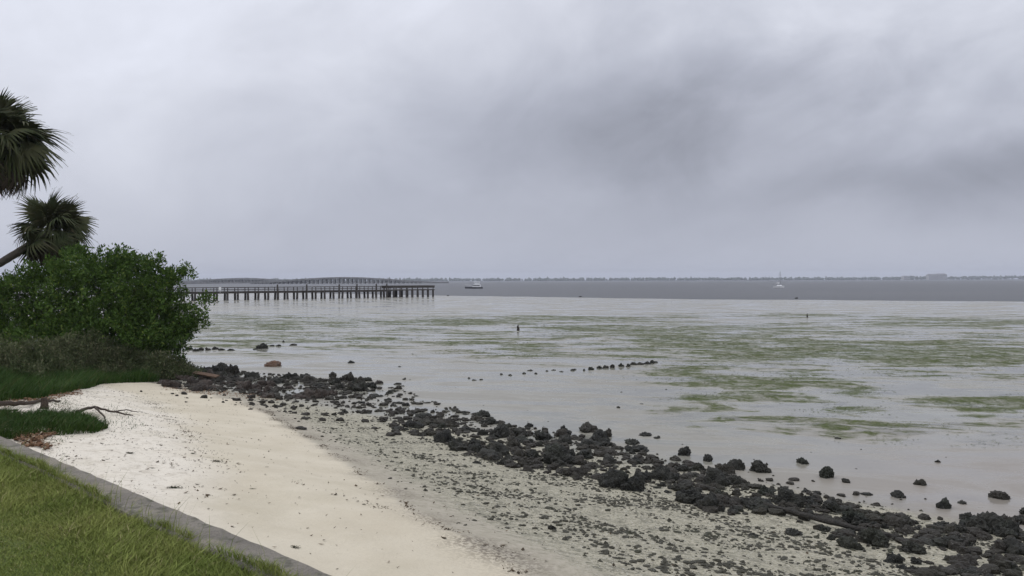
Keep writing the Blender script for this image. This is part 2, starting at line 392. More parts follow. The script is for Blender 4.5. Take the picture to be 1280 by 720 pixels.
# ---- grass blades
def blades(pts, h, w, lean, wind=(0, 0), seed=0):
    r = np.random.default_rng(seed); N = len(pts); pts = np.asarray(pts, float)
    a = r.uniform(0, 2 * np.pi, N); side = np.stack([np.cos(a), np.sin(a), np.zeros(N)], 1)
    b = r.uniform(0, 2 * np.pi, N); l = lean * r.uniform(.3, 1.3, N)
    off = np.stack([np.cos(b) * l + wind[0], np.sin(b) * l + wind[1], np.zeros(N)], 1)
    h = np.asarray(h)[:, None] if np.ndim(h) else h; w = np.asarray(w)[:, None] if np.ndim(w) else w
    up = np.array([0, 0, 1.0])
    m1 = pts + (up * .5 + off * .25) * h; tp = pts + (up * .92 + off * .95) * h
    V = np.stack([pts - side * w / 2, pts + side * w / 2, m1 + side * w * .42, m1 - side * w * .42, tp], 1).reshape(-1, 3)
    i = np.arange(N)[:, None] * 5
    Fb = np.concatenate([i + [0, 1, 2], i + [0, 2, 3], i + [3, 2, 4]], 0)
    return V, Fb
def leafmat(name, cols, rough=.6, scale=1.5, sub=0.0):
    def f(n, m, mix, noise, ramp, bs):
        g = n('ShaderNodeNewGeometry'); r = g.outputs['Random Per Island']
        c = mix(r, cols[0], cols[1])
        c = mix(ramp(noise(g.outputs['Position'], scale, 3), .35, .65), c, cols[2])
        c = mix(m('MULTIPLY', m('GREATER_THAN', r, .93), .8), c, cols[3] if len(cols) > 3 else cols[0])
        setin(bs, col=c, rough=rough, spec=.07)
    return material(name, f)
def bez_points(N, s0, s1, q0, q1, seed):
    r = np.random.default_rng(seed); a = r.uniform(s0, s1, N); b = r.uniform(q0, q1, N)
    return a, b, NS[0] * a + NQ[0] * b, NS[1] * a + NQ[1] * b
GR = leafmat('lawn grass', [(.185, .225, .055), (.135, .175, .042), (.225, .25, .07), (.32, .28, .14)], .8, 1.3)
N = 340000
a, b, x, y = bez_points(N, -10.5, -2.2, -.6, 2.36, 3)
ragged = 2.27 + lumpy(x, y, 3, 3) * .05 + lumpy(x, y, 9, 1) * .03
keep = b < ragged; x, y, b = x[keep], y[keep], b[keep]
cl = .5 + .5 * lumpy(x, y, 5.2, 8)
hh = (.019 + .013 * cl + .03 * np.clip((b - 1.6) / .6, 0, 1)) * rng.uniform(.6, 1.25, len(x))
G1 = blades(np.stack([x, y, lawn_z(x, y) - .004 + .05 * (b > 2.24)], 1), hh, rng.uniform(.0026, .005, len(x)), 1.15, (.04, -.02), 4)
# taller uncut grass along the wall edge
N2 = 9000
a, b2, x2, y2 = bez_points(N2, -9.0, -2.2, 1.75, 2.3, 5)
k2 = (lumpy(x2, y2, 4, 6) > -.1) & (b2 > 1.9 - rng.uniform(0, .3, N2)); x2, y2 = x2[k2], y2[k2]
G2 = blades(np.stack([x2, y2, lawn_z(x2, y2)], 1), rng.uniform(.04, .09, len(x2)), rng.uniform(.004, .008, len(x2)), .9, (.4, .42), 6)
a, b3, x3, y3 = bez_points(120, -8.5, -2.8, 2.05, 2.3, 8)
G3 = blades(np.stack([x3, y3, lawn_z(x3, y3)], 1), rng.uniform(.18, .34, len(x3)), .0035, .45, (.12, .05), 9)
# out of frame the lawn keeps a thinner cover
a, b4, x4, y4 = bez_points(60000, -16, 4, -5, 2.25, 12)
k4 = ~((a > -10.5) & (a < -2.2) & (b4 > -.6)); x4, y4 = x4[k4], y4[k4]
G4 = blades(np.stack([x4, y4, lawn_z(x4, y4) - .004], 1), rng.uniform(.05, .09, len(x4)), rng.uniform(.006, .011, len(x4)), .75, (.25, -.1), 13)
V, F = join([G1, G2, G3, G4])
link('lawn_grass', tris_mesh('lawn_grass', V, F), GR, kind='stuff', label='short yellow-green grass growing on the lawn')

# beach grass patches
def in_poly(u, v, poly):
    u = np.asarray(u); v = np.asarray(v); c = np.zeros(u.shape, bool); j = len(poly) - 1
    for i in range(len(poly)):
        xi, yi = poly[i]; xj, yj = poly[j]
        c ^= ((yi > v) != (yj > v)) & (u < (xj - xi) * (v - yi) / (yj - yi + 1e-9) + xi); j = i
    return c
def ground_in(poly, N, seed, jitter=0):
    """random ground points whose base lies in a patch outlined on the photograph, spread evenly over the ground"""
    pp = [P(u, v) for u, v in poly]; pg = [(p.x, p.y) for p in pp]
    r = np.random.default_rng(seed)
    x = r.uniform(min(p[0] for p in pg), max(p[0] for p in pg), N * 6); y = r.uniform(min(p[1] for p in pg), max(p[1] for p in pg), N * 6)
    k = in_poly(x, y, pg); x, y = x[k][:N], y[k][:N]
    return x, y, H(x, y)
BG = leafmat('beach grass', [(.032, .072, .012), (.020, .046, .010), (.042, .080, .016), (.12, .11, .05)], .55, 1.2)
x, y, z = ground_in([(-60, 520), (5, 520), (60, 518), (110, 524), (136, 538), (120, 543), (60, 546), (0, 549), (-60, 552)], 15000, 21)
V, F = blades(np.stack([x, y, z - .01], 1), rng.uniform(.05, .26, len(x)) * (.75 + .35 * lumpy(x, y, 4, 2)), rng.uniform(.005, .011, len(x)), .8, (.35, 0), 22)
link('beach_grass_patch', tris_mesh('beach_grass_patch', V, F), BG, kind='stuff', label='small dark green grass patch on the sand above the seawall end')
x, y, z = ground_in([(-90, 470), (30, 470), (110, 470), (180, 473), (200, 477), (130, 480), (98, 489), (40, 500), (-10, 507), (-90, 512)], 42000, 23)
hh = rng.uniform(.10, .42, len(x)) * (.8 + .35 * lumpy(x, y, 2.2, 2))
hh = hh * 1.35
V, F = blades(np.stack([x, y, z - .01], 1), hh, rng.uniform(.010, .02, len(x)), .55, (.3, 0), 24)
link('dune_grass', tris_mesh('dune_grass', V, F), leafmat('dune grass', [(.042, .088, .018), (.026, .058, .014), (.055, .10, .024), (.13, .12, .05)], .55, 1.2), kind='stuff', label='dark green dune grass in front of the weedy shrubs at the left')

x, y, z = ground_in([(-60, 500), (60, 497), (140, 508), (185, 532), (150, 548), (90, 556), (40, 556), (-60, 556)], 2600, 26)
k = lumpy(x, y, 3.3, 4) > .05; x, y, z = x[k], y[k], z[k]
V, F = blades(np.stack([x, y, z - .01], 1), rng.uniform(.02, .10, len(x)), rng.uniform(.004, .009, len(x)), 1.1, (.2, 0), 27)
link('sparse_beach_grass', tris_mesh('sparse_beach_grass', V, F), BG, kind='stuff', label='sparse grass sprigs on the sand round the small grass patch')

# ------------------------------------------------------------------ rocks
def ico(sub):
    import bmesh
    bm = bmesh.new(); bmesh.ops.create_icosphere(bm, subdivisions=sub, radius=1)
    V = np.array([v.co[:] for v in bm.verts]); F = np.array([[v.index for v in f.verts] for f in bm.faces]); bm.free()
    return V, F
ICO = {k: ico(k) for k in (1, 2, 3, 4)}
def rock_shape(seed, sub=4, lump=.34, crust=.14):
    V, F = ICO[sub]; r = random.Random(seed); out = []
    off = Vector((r.uniform(-50, 50), r.uniform(-50, 50), r.uniform(-50, 50)))
    # a cluster of a few knobs rather than one ball
    knobs = [(Vector((r.uniform(-1, 1), r.uniform(-1, 1), r.uniform(-.2, 1))).normalized(), r.uniform(.15, .45), r.uniform(3, 9)) for _ in range(7)]
    for v in V:
        v = Vector(v); d_ = 1 + lump * mn.noise(v * 1.2 + off) * 1.6
        for kdir, ka, kp in knobs: d_ += ka * .6 * max(0, v.dot(kdir)) ** kp
        c = mn.voronoi(v * 3.1 + off)[0]
        d_ += crust * (.5 - (c[1] - c[0]) ** .5 * .0 - c[0] * 1.2)
        if sub > 2:
            c2 = mn.voronoi(v * 7.5 + off)[0]; d_ += crust * .75 * (.4 - c2[0] * 1.5)
            d_ += .10 * mn.noise(v * 12 + off) + r.uniform(-.055, .055)
        if sub == 4: d_ += .16 * max(0, mn.noise(v * 5.5 - off)) * 2
        p = v * d_; p.z = p.z * .8 if p.z > 0 else p.z * .35
        out.append(p[:])
    o = np.array(out); ext = np.abs(o[:, :2]).max(); return o / ext, F
def rock_mat(name, c0, c1, moss, shell=.5, rough=.75):
    def f(n, m, mix, noise, ramp, bs):
        p = objpos(n); wp = worldpos(n)
        rnd = n('ShaderNodeObjectInfo').outputs['Random']
        a = mix(ramp(noise(p, 2.2, 5, .65), .35, .65), c0, c1)
        a = mix(m('MULTIPLY', ramp(noise(wp, 1.4, 3), .5, .65), .6), a, moss)
        a = mix(m('MULTIPLY', m('GREATER_THAN', m('FRACT', m('MULTIPLY', rnd, 7.3)), .78), .45), a, (.046, .036, .026))
        a = mix(m('MULTIPLY', rnd, .35), a, (c1[0] * 1.6, c1[1] * 1.5, c1[2] * 1.4))
        a = mix(m('MULTIPLY', ramp(noise(wp, 42, 2, .6), .62, .70), shell), a, (.26, .25, .22))
        setin(bs, col=a, rough=rough, spec=.3)
        v = n('ShaderNodeTexVoronoi', ins={'Vector': wp, 'Scale': 26.0}).outputs['Distance']
        bump(n, bs, m('ADD', m('MULTIPLY', v, -1.0), m('MULTIPLY', noise(wp, 55, 4, .7), .9)), .9, .03)
    return material(name, f)
DARK = rock_mat('oyster crusted rock', (.010, .0105, .009), (.037, .037, .030), (.022, .027, .015), .38)
BROWN = rock_mat('brown weathered rock', (.034, .027, .022), (.060, .046, .037), (.026, .025, .020), .25)
RUST = rock_mat('orange brown rock', (.15, .075, .04), (.10, .062, .042), (.04, .038, .03), .2)
PROTO = []
for i in range(16):
    me = tris_mesh('rock', *rock_shape(100 + i, 4, .42, .30), i % 2 == 0); me.materials.append(DARK); PROTO.append(me)
PROTB = []
for i in range(8):
    me = tris_mesh('rock', *rock_shape(300 + i, 4, .5, .26), True); me.materials.append(BROWN); PROTB.append(me)
first_rock = {}
def rock(x, y, r_, hz_, label, group, protos=PROTO, name='rock', sink=.12, asp=None):
    me = random.choice(protos); z = float(H(x, y)) - r_ * sink
    if me.name not in first_rock:
        o = link(name, me); first_rock[me.name] = o
    else:
        o = first_rock[me.name].copy(); COL.objects.link(o)
    o.name = name
    for k in list(o.keys()): del o[k]
    a = asp or random.uniform(.7, 1.05)
    o.location = (x, y, z); o.rotation_euler = (random.uniform(-.12, .12), random.uniform(-.12, .12), random.uniform(0, 6.28))
    o.scale = (r_, r_ * a, hz_ / .85)
    o['label'] = label; o['category'] = 'rock'
    if group: o['group'] = group
    return o
def rpx(u, v, wpx, hpx, label, group=None, protos=PROTO, **k):
    """a rock standing at (u, v base) that is wpx wide and hpx tall in the photograph"""
    p = P(u, v); D = p.y; w = wpx * D / 1000 / 2
    return rock(p.x, p.y + w * .5, w * 1.02, max(.05, hpx * D / 1000 * .86), label, group, protos, **k)
# rocks one can point at
HERO = [
 (738, 541, 32, 15, 'rounded black rock standing clear on the mud just beyond the middle of the rock band', PROTO),
 (761, 546, 13, 14, 'small pointed rock just right of the rounded black rock behind the band', PROTO),
 (791, 556, 26, 14, 'bushy dark rock in front of the flat pair on the far edge of the band', PROTO),
 (808, 545, 20, 8, 'low flat dark rock on the far edge with a smaller slab touching its right side', PROTO),
 (822, 548, 13, 5, 'smallest flat slab touching the right side of a low flat rock', PROTO),
 (855, 570, 19, 16, 'knobbly rock raised above the pile left of the lone dark rock with a pale reflection', PROTO),
 (885, 577, 20, 13, 'lone dark rock with a pale reflection below it near the far edge of the band', PROTO),
 (925, 588, 31, 19, 'wide flat-topped dark rock left of the pair partner standing on the bare mud', PROTO),
 (954, 591, 30, 20, 'wide crusted dark rock, the right one of a pair on the bare mud', PROTO),
 (1005, 580, 24, 13, 'ragged dark rock standing alone on the mud above two pebbles', PROTO),
 (1034, 597, 22, 17, 'dome-shaped dark rock casting a brown reflection on the wet mud', PROTO),
 (1059, 604, 18, 9, 'low rock with a flat tail just right of the dome-shaped rock', PROTO),
 (1151, 607, 19, 13, 'leafy looking dark rock at the right tip of a small chain on the mud', PROTO),
 (1127, 622, 25, 13, 'broad low rock in the middle of the small chain on the mud', PROTO),
 (1087, 619, 22, 7, 'flat rock at the left end of the small chain on the mud', PROTO),
 (1257, 625, 32, 20, 'big lone block-like dark rock on the mud near the right edge', PROTO),
 (1184, 637, 24, 15, 'rock on the far edge of the band left of the tallest right-hand mound', PROTO),
 (1205, 631, 17, 7, 'low rock tail right of the rock beside the tallest mound', PROTO),
 (1240, 668, 55, 40, 'largest and tallest dark rock mound at the right end of the band', PROTO),
 (1120, 660, 50, 27, 'broad rounded black rock in the right part of the band above the log end', PROTO),
 (1072, 655, 42, 24, 'dark rock right behind the half-buried log', PROTO),
 (1275, 655, 25, 16, 'dark rock cut off by the right edge of the picture', PROTO),
 (993, 669, 28, 17, 'two-humped dark rock standing alone in front of the log', PROTO),
 (943, 670, 15, 9, 'small dark mound on the grit left of the two-humped rock', PROTO),
 (700, 582, 48, 32, 'large rounded black rock mass at the middle of the band', PROTO),
 (661, 534, 14, 10, 'small rock perched on the crest of the middle of the band', PROTO),
 (636, 536, 18, 11, 'smooth capped rock on the crest left of the perched rock', PROTO),
 (830, 600, 40, 30, 'massive dark rock in the band below the knobbly raised rock', PROTO),
 (855, 617, 42, 22, 'grey topped smooth boulder on the near edge of the band', PROTO),
 (893, 640, 42, 34, 'bulky black boulder jutting toward the beach at the near edge', PROTO),
 (690, 663, 10, 8, 'isolated small black rock lying on the pebbly grit', PROTO),
 (595, 580, 14, 6, 'flat little black rock on the near side of the band', PROTO),
 (438, 454, 11, 6, 'small rock alone in the shallow water right of a tiny pair', PROTO),
 (326, 436, 19, 12, 'tallest dark rock of the small group in the water right of the bush', PROTO),
 (366, 432, 12, 5, 'flat rock at the right end of the small group in the water', PROTO),
 (354, 428, 4, 5, 'tiny upright stone between the rocks of the small group in the water', PROTO),
 (340, 458, 25, 11, 'orange-brown domed rock sitting in the shallow water', 'RUST'),
 (505, 475, 6, 4, 'tiny square dark rock alone on the mud right of the left-hand pile', PROTO),
 (497, 481, 12, 4, 'flat dark rock on the mud right of the left-hand pile', PROTO),
 (996, 373.5, 6, 3.5, 'small dark rock at the far waterline below the sailboat', PROTO),
 (725, 371.3, 5, 2.8, 'small dark rock at the far waterline between the two boats', PROTO),
 (560, 370, 4, 2, 'tiny dark rock at the far waterline next to the pier end', PROTO),
 (773, 510, 6, 4, 'tiny stone alone on the mud halfway between the stone row and the band', PROTO),
 (1173, 578, 8, 5, 'small stone alone on the bare mud far right', PROTO),
]
rustme = [tris_mesh('rock', *rock_shape(777, 4, .2, .08), True)]; rustme[0].materials.append(RUST)
for u, v, w, h, lab, pr in HERO: rpx(u, v, w, h, lab, None, rustme if pr == 'RUST' else pr)
def poly_rocks(poly, N, r0, r1, label, group, protos=PROTO, seed=0, flat=.8, mind=.75):
    x, y, z = ground_in(poly, N * 8, seed); r = random.Random(seed); done = []
    for i in range(len(x)):
        rr = r0 * .75 + (r1 - r0 * .75) * r.random() ** 1.6
        if all((x[i] - a) ** 2 + (y[i] - b) ** 2 > (mind * (rr + c)) ** 2 for a, b, c in done):
            done.append((x[i], y[i], rr)); rock(x[i], y[i], rr, rr * flat * r.uniform(.55, 1.45), label, group, protos)
            if len(done) >= N: break
    return len(done)
LEFT = [(198, 464), (230, 458), (262, 461), (300, 466), (350, 468), (400, 471), (440, 470), (458, 474), (470, 482), (450, 491), (425, 500), (385, 503), (350, 499), (320, 495), (270, 491), (215, 485)]
cnt = poly_rocks([(198, 470), (262, 474), (320, 480), (400, 489), (430, 494), (385, 503), (350, 499), (320, 495), (270, 491), (205, 485)], 30, .26, .5, 'brown rough rock on the beach side of the left-hand pile', 'brown rocks on the beach side of the left-hand pile', PROTB, 31, .85, .5)
cnt += poly_rocks([(215, 461), (262, 462), (300, 467), (350, 469), (400, 472), (440, 471), (462, 476), (470, 484), (430, 492), (400, 488), (320, 479), (262, 473), (215, 470)], 55, .24, .46, 'dark crusted rock on the water side of the left-hand pile', 'dark rocks on the water side of the left-hand pile', PROTO, 32, .9, .5)
cnt += poly_rocks([(430, 483), (470, 477), (500, 486), (560, 512), (560, 548), (520, 546), (470, 520), (415, 518)], 38, .12, .32, 'low dark rock in the thinly strewn gap between the two rock piles', 'rocks strewn in the gap between the two rock piles', PROTO, 33, .7, .8)
MID = [(520, 527), (562, 513), (605, 518), (640, 533), (690, 539), (745, 550), (800, 562), (850, 576), (900, 590), (945, 606), (960, 642), (905, 646), (850, 626), (790, 612), (730, 600), (660, 590), (600, 574), (550, 555)]
cnt += poly_rocks(MID, 110, .12, .34, 'dark oyster-crusted rock packed in the middle stretch of the rock band', 'rocks packed in the middle stretch of the band', PROTO, 34, .85, .5)
RIGHT = [(950, 606), (1000, 612), (1050, 626), (1100, 640), (1170, 646), (1225, 650), (1290, 640), (1330, 660), (1330, 730), (1180, 728), (1120, 712), (1075, 690), (1030, 672), (985, 652), (945, 634)]
cnt += poly_rocks(RIGHT, 70, .10, .30, 'dark oyster-crusted rock packed in the right stretch of the rock band', 'rocks packed in the right stretch of the band', PROTO, 35, .85, .5)
rr_ = random.Random(5)
for u, v in [(236, 437), (243, 439), (251, 438), (259, 438), (268, 437), (276, 438), (288, 438.5)]:
    rpx(u, v, rr_.uniform(9, 13), rr_.uniform(4.5, 7.5), 'low dark rock in the short line reaching out from under the bush', 'rocks in the line beside the bush'); cnt += 1
for u, v in [(318, 437), (340, 433), (347, 433)]:
    rpx(u, v, 8, 3.5, 'small low rock beside the tallest rock of the group in the water', 'low rocks of the group in the water'); cnt += 1
row = [(586, 473), (594, 475), (600, 475.5), (630, 468), (635, 469), (655, 467), (662, 463), (671, 468), (685, 464), (693, 463.5), (703, 465), (713, 464), (722, 462), (733, 464), (741, 462), (751, 461), (760, 460), (768, 459), (776, 458), (786, 459), (795, 457), (803, 457), (810, 456), (816, 454.5), (821, 453.5)]
for i, (u, v) in enumerate(row):
    u += rr_.uniform(-3, 3); v += rr_.uniform(-.8, .8)
    rpx(u, v, rr_.uniform(5, 9) if i < 14 else rr_.uniform(8, 12), rr_.uniform(2.2, 3) if i < 14 else rr_.uniform(4.5, 7), 'small dark stone in the thin row crossing the mud flat', 'stones of the row crossing the mud flat'); cnt += 1
print('rocks', cnt + len(HERO))

# every packed rock gets a label of its own: which landmark rock it lies beside, on which side, and how near
LM = [(738, 541, 'rounded black rock standing clear'), (700, 582, 'large black mass at mid-band'), (830, 600, 'massive rock below the knobbly one'), (893, 640, 'bulky boulder jutting beachward'),
 (885, 577, 'lone pale-reflected rock'), (940, 590, 'pair on the bare mud'), (1034, 597, 'dome-shaped rock'), (1010, 652, 'long log'), (1120, 660, 'broad black rock above the log end'), (1240, 668, 'tallest right-hand mound'),
 (1257, 625, 'lone block-like rock'), (993, 669, 'two-humped rock'), (1120, 712, 'bottom edge right of mid-picture'), (595, 580, 'flat little black rock'), (649, 535, 'two crest rocks'), (257, 476, 'brown board'), (340, 458, 'orange-brown domed rock'),
 (438, 454, 'lone small rock in the shallows'), (505, 475, 'tiny square dark rock'), (216, 470, 'dry weed tuft'), (568, 512, 'bend of the band'), (300, 486, 'brown middle of the left-hand pile'), (385, 502, 'near edge of the left-hand pile'), (400, 472, 'far edge of the left-hand pile'), (450, 482, 'right tip of the left-hand pile')]
ORD = ['nearest', 'second nearest', 'third nearest', 'fourth nearest', 'fifth nearest', 'sixth nearest', 'seventh nearest', 'eighth nearest', 'ninth nearest', 'tenth nearest', 'eleventh nearest', 'twelfth nearest', 'thirteenth nearest', 'fourteenth nearest', 'fifteenth nearest', 'sixteenth nearest']
cells = {}
for o in [o for o in COL.objects if o.name.split('.')[0] == 'rock' and o.get('group', '').startswith(('rocks packed', 'rocks strewn', 'brown rocks', 'dark rocks'))]:
    u, v = px_of(np.array([o.location.x]), np.array([o.location.y]), np.array([o.location.z + .1])); u, v = float(u[0]), float(v[0])
    j = min(range(len(LM)), key=lambda i: (LM[i][0] - u) ** 2 + ((LM[i][1] - v) * 2.2) ** 2)
    du, dv = u - LM[j][0], (v - LM[j][1]) * 2.2
    side = ('right of' if du > 0 else 'left of') if abs(du) > abs(dv) else ('in front of' if dv > 0 else 'behind')
    cells.setdefault((j, side), []).append((du * du + dv * dv, o.name, o))
for (j, side), L_ in cells.items():
    L_.sort(key=lambda t_: t_[:2])
    for i, (_, _, o) in enumerate(L_):
        tone = 'brown' if o.get('group', '').startswith('brown') else 'dark'; sz = 'large' if o.scale[0] > .3 else 'small' if o.scale[0] < .19 else 'mid-sized'
        lab = f"{sz} {tone} rock, {ORD[min(i, 15)]} {side} the {LM[j][2]}"
        o['label'] = lab if len(lab.split()) < 16 else lab.replace(sz + ' ', '', 1).replace(' rock,', ' one,', 1)
for u_, g_ in enumerate(sorted([o for o in COL.objects if o.get('group') == 'stones of the row crossing the mud flat'], key=lambda o: o.location.x / o.location.y)):
    g_['label'] = f"{['first','second','third','fourth','fifth','sixth','seventh','eighth','ninth','tenth','eleventh','twelfth','thirteenth'][min(u_, 24 - u_)]} stone from the {'left' if u_ <= 12 else 'right'} end of the thin row crossing the flat"
for u_, g_ in enumerate([o for o in COL.objects if o.get('group') == 'rocks in the line beside the bush']):
    g_['label'] = f"low dark rock, {['first','second','third','fourth','fifth','sixth','last'][u_]} out from the bush in the short line"
for o, t_ in zip([o for o in COL.objects if o.get('group') == 'low rocks of the group in the water'], ['just left of', 'just right of', 'farther right of']):
    o['label'] = f"small low rock {t_} the tallest rock of the group in the water"

# smaller rocks, past counting
def scatter_mesh(pts, rad, shapes, flat=(.4, .9), seed=0):
    r = np.random.default_rng(seed); pts = np.asarray(pts); N = len(pts); Vs, Fs, o = [], [], 0
    ch = r.integers(0, len(shapes), N)
    for k, (SV, SF) in enumerate(shapes):
        I = np.where(ch == k)[0]
        if not len(I): continue
        a = r.uniform(0, 6.28, len(I)); R_ = rad[I]; fl = r.uniform(*flat, len(I)); el_ = r.uniform(.6, 1, len(I))
        X_ = SV[None, :, 0] * R_[:, None]; Y_ = SV[None, :, 1] * (R_ * el_)[:, None]; Z_ = SV[None, :, 2] * (R_ * fl)[:, None]
        c, s_ = np.cos(a)[:, None], np.sin(a)[:, None]
        V = np.stack([X_ * c - Y_ * s_ + pts[I, 0:1], X_ * s_ + Y_ * c + pts[I, 1:2], Z_ + pts[I, 2:3]], -1)
        Fs.append((SF[None] + (np.arange(len(I)) * len(SV))[:, None, None] + o).reshape(-1, 3)); Vs.append(V.reshape(-1, 3)); o += V.size // 3
    return np.concatenate(Vs), np.concatenate(Fs)
def flakes_(x, y, z, L, W_, seed, up=.15):
    r = np.random.default_rng(seed); N = len(x); a = r.uniform(0, 6.28, N); d_ = np.stack([np.cos(a), np.sin(a), r.uniform(-up, up, N) * .3], 1)
    e = np.stack([-np.sin(a), np.cos(a), r.uniform(-up, up, N) * .3], 1); p = np.stack([x, y, z + .006], 1)
    L = np.asarray(L)[:, None]; W_ = np.asarray(W_)[:, None]
    V = np.stack([p - d_ * L / 2, p + e * W_ / 2, p + d_ * L / 2 + [0, 0, .01], p - e * W_ / 2], 1).reshape(-1, 3)
    i = np.arange(N)[:, None] * 4
    return V, np.concatenate([i + [0, 1, 2], i + [0, 2, 3]], 0)
S3 = [rock_shape(500 + i, 3) for i in range(6)]; S2 = [rock_shape(520 + i, 2, .4, .2) for i in range(6)]; S1 = [rock_shape(540 + i, 1, .5, .2) for i in range(6)]
def by_density(N, f, seed, s0=-40, s1=6, q0=5, q1=18, stretch=True):
    r = np.random.default_rng(seed); a = r.uniform(s0, s1, N); b = r.uniform(q0, q1, N)
    x = NS[0] * a + NQ[0] * b; y = NS[1] * a + NQ[1] * b
    u, v = px_of(x, y, H(x, y)); k = r.uniform(0, 1, N) < f(x, y, a, b, u, v)
    return x[k], y[k]
def band(x, y, a, b, u, v):
    inb = np.maximum((in_poly(u, v, MID) | in_poly(u, v, RIGHT) | in_poly(u, v, LEFT)) * 1.0, in_poly(u, v, [(425, 480), (475, 476), (505, 488), (570, 512), (560, 550), (515, 545), (460, 520), (400, 508)]) * .45)
    near = np.exp(-((b - 12.4) / 1.5) ** 2) * .10 * (y < 24)
    out = (u > 1330) * np.exp(-((b - 11.8) / 1.2) ** 2) * .8
    return np.clip(inb * np.clip(.6 + lumpy(x, y, 1.7, 2) * .9, .08, 1) * .85 + near * 1.3 + out, 0, 1)
x, y = by_density(22000, band, 41, -34, 8, 9, 17)
rd = .025 + .12 * np.random.default_rng(42).random(len(x)) ** 2.4
V, F = scatter_mesh(np.stack([x, y, H(x, y) + rd * .1], 1), rd, S2, (.5, 1.1), 43)
link('loose_stones', tris_mesh('loose_stones', V, F, False), DARK, kind='stuff', label='loose dark stones and oyster shell between the larger rocks of the band')
# weed and shell grit on the beach side
GRIT = rock_mat('dark grit stones', (.04, .04, .028), (.065, .062, .045), (.04, .045, .022), .5)
PALE = rock_mat('pale shell', (.45, .43, .38), (.30, .28, .23), (.2, .2, .14), .6)
def gritf(x, y, a, b, u, v):
    ql = QL(a)
    w = np.clip((b - ql - .1) / 2.4, 0, 1) ** 1.2 * np.clip((13.4 - b) / 1.5, 0, 1)
    patch = np.clip(.5 + lumpy(x, y, 1.6, 3) * 1.1 + lumpy(x, y, 4.2, 5) * .8, .04, 1)
    return w * patch * np.clip(1.25 - (y - 6) / 26, .15, 1)
x, y = by_density(110000, gritf, 44, -24, 5, 5.5, 13.5)
rd = .006 + .042 * np.random.default_rng(45).random(len(x)) ** 3.7
V, F = scatter_mesh(np.stack([x, y, H(x, y) + rd * .1], 1), rd, S1, (.3, .8), 46)
link('beach_grit', tris_mesh('beach_grit', V, F, False), GRIT, kind='stuff', label='dark pebbles and weed scraps strewn between the sand and the rocks')
x, y = by_density(26000, gritf, 47, -20, 5, 5.8, 13.5)
rd = .005 + .012 * np.random.default_rng(48).random(len(x)) ** 2
V, F = scatter_mesh(np.stack([x, y, H(x, y) + rd * .1], 1), rd, S1, (.2, .5), 49)
link('shell_scatter', tris_mesh('shell_scatter', V, F, False), PALE, kind='stuff', label='pale broken shells strewn between the sand and the rocks')
# sparse bits on the mud flat
def mudf(x, y, a, b, u, v): return np.clip(.5 + lumpy(x, y, .7, 4), 0, 1) * np.clip(1.3 - (b - 13) / 9, .15, 1) * .5
x, y = by_density(700, mudf, 50, -30, 12, 13.5, 34)
rd = .02 + .06 * np.random.default_rng(51).random(len(x)) ** 3
V, F = scatter_mesh(np.stack([x, y, H(x, y)], 1), rd, S2, (.3, .7), 52)
link('mud_stones', tris_mesh('mud_stones', V, F, False), DARK, kind='stuff', label='tiny stones and weed scraps dotted over the wet mud')

AW = leafmat('green algae strands', [(.060, .084, .018), (.034, .047, .016), (.08, .10, .028), (.05, .045, .025)], .95, 1.0)
r_ = np.random.default_rng(55); yy = 17 + 70 * r_.random(420000) ** 1.6; xx = r_.uniform(-.6, 1.0, len(yy)) * yy
uu, vv = px_of(xx, yy, np.zeros_like(xx)); dens = algae(uu, vv) * np.clip(.5 + lumpy(xx, yy, .9, 3) * .6 + lumpy(xx, yy, 2.7, 8) * .6, 0, 1) ** 1.5 * np.clip(yy / 45, .3, 1)
kk = r_.random(len(xx)) < dens * .55; xx, yy = xx[kk], yy[kk]; L = r_.uniform(.03, .16, len(xx)) * yy / 30; print('algae', len(xx))
V, F = flakes_(xx, yy, H(xx, yy) + .004, L, L * r_.uniform(.2, .45, len(xx)), 56, .04)
link('algae_mats', tris_mesh('algae_mats', V, F), AW, kind='stuff', label='olive green algae strands lying in mats on the wet flat')
# wrack (dead weed scraps and twigs) on the dry sand
WR = leafmat('dry wrack', [(.06, .045, .028), (.035, .028, .02), (.09, .065, .04), (.20, .15, .10)], .9, 3)
def flakes(x, y, z, L, W_, seed, up=.15):
    r = np.random.default_rng(seed); N = len(x); a = r.uniform(0, 6.28, N); d_ = np.stack([np.cos(a), np.sin(a), r.uniform(-up, up, N)], 1)
    e = np.stack([-np.sin(a), np.cos(a), r.uniform(-up, up, N)], 1); p = np.stack([x, y, z + .006], 1)
    L = np.asarray(L)[:, None]; W_ = np.asarray(W_)[:, None]
    V = np.stack([p - d_ * L / 2, p + e * W_ / 2, p + d_ * L / 2 + [0, 0, .01], p - e * W_ / 2], 1).reshape(-1, 3)
    i = np.arange(N)[:, None] * 4
    return V, np.concatenate([i + [0, 1, 2], i + [0, 2, 3]], 0)
def wrackf(x, y, a, b, u, v):
    ql = QL(a)
    up = np.clip((ql - 1.7 - b) / .8, 0, 1) * np.clip(lumpy(x, y, 1.9, 3) * .9 + lumpy(x, y, 6.5, 5) * .7, .03, 1) * .55
    line = np.exp(-((b - ql - .05 - .1 * np.sin(a * 2.3)) / .09) ** 2) * np.clip(.35 + lumpy(x, y, 2.1, 7), 0, 1) * 1.0
    l2 = np.exp(-((b - 5.0 - .3 * np.sin(a * .7)) / .12) ** 2) * .6 * np.clip(.2 + lumpy(x, y, 3, 9), 0, 1)
    return np.clip(up * .9 + line * 1.8 + l2 + .014, 0, 1)
x, y = by_density(130000, wrackf, 60, -26, 2, 2.55, 11)
L = .013 + .055 * np.random.default_rng(61).random(len(x)) ** 3
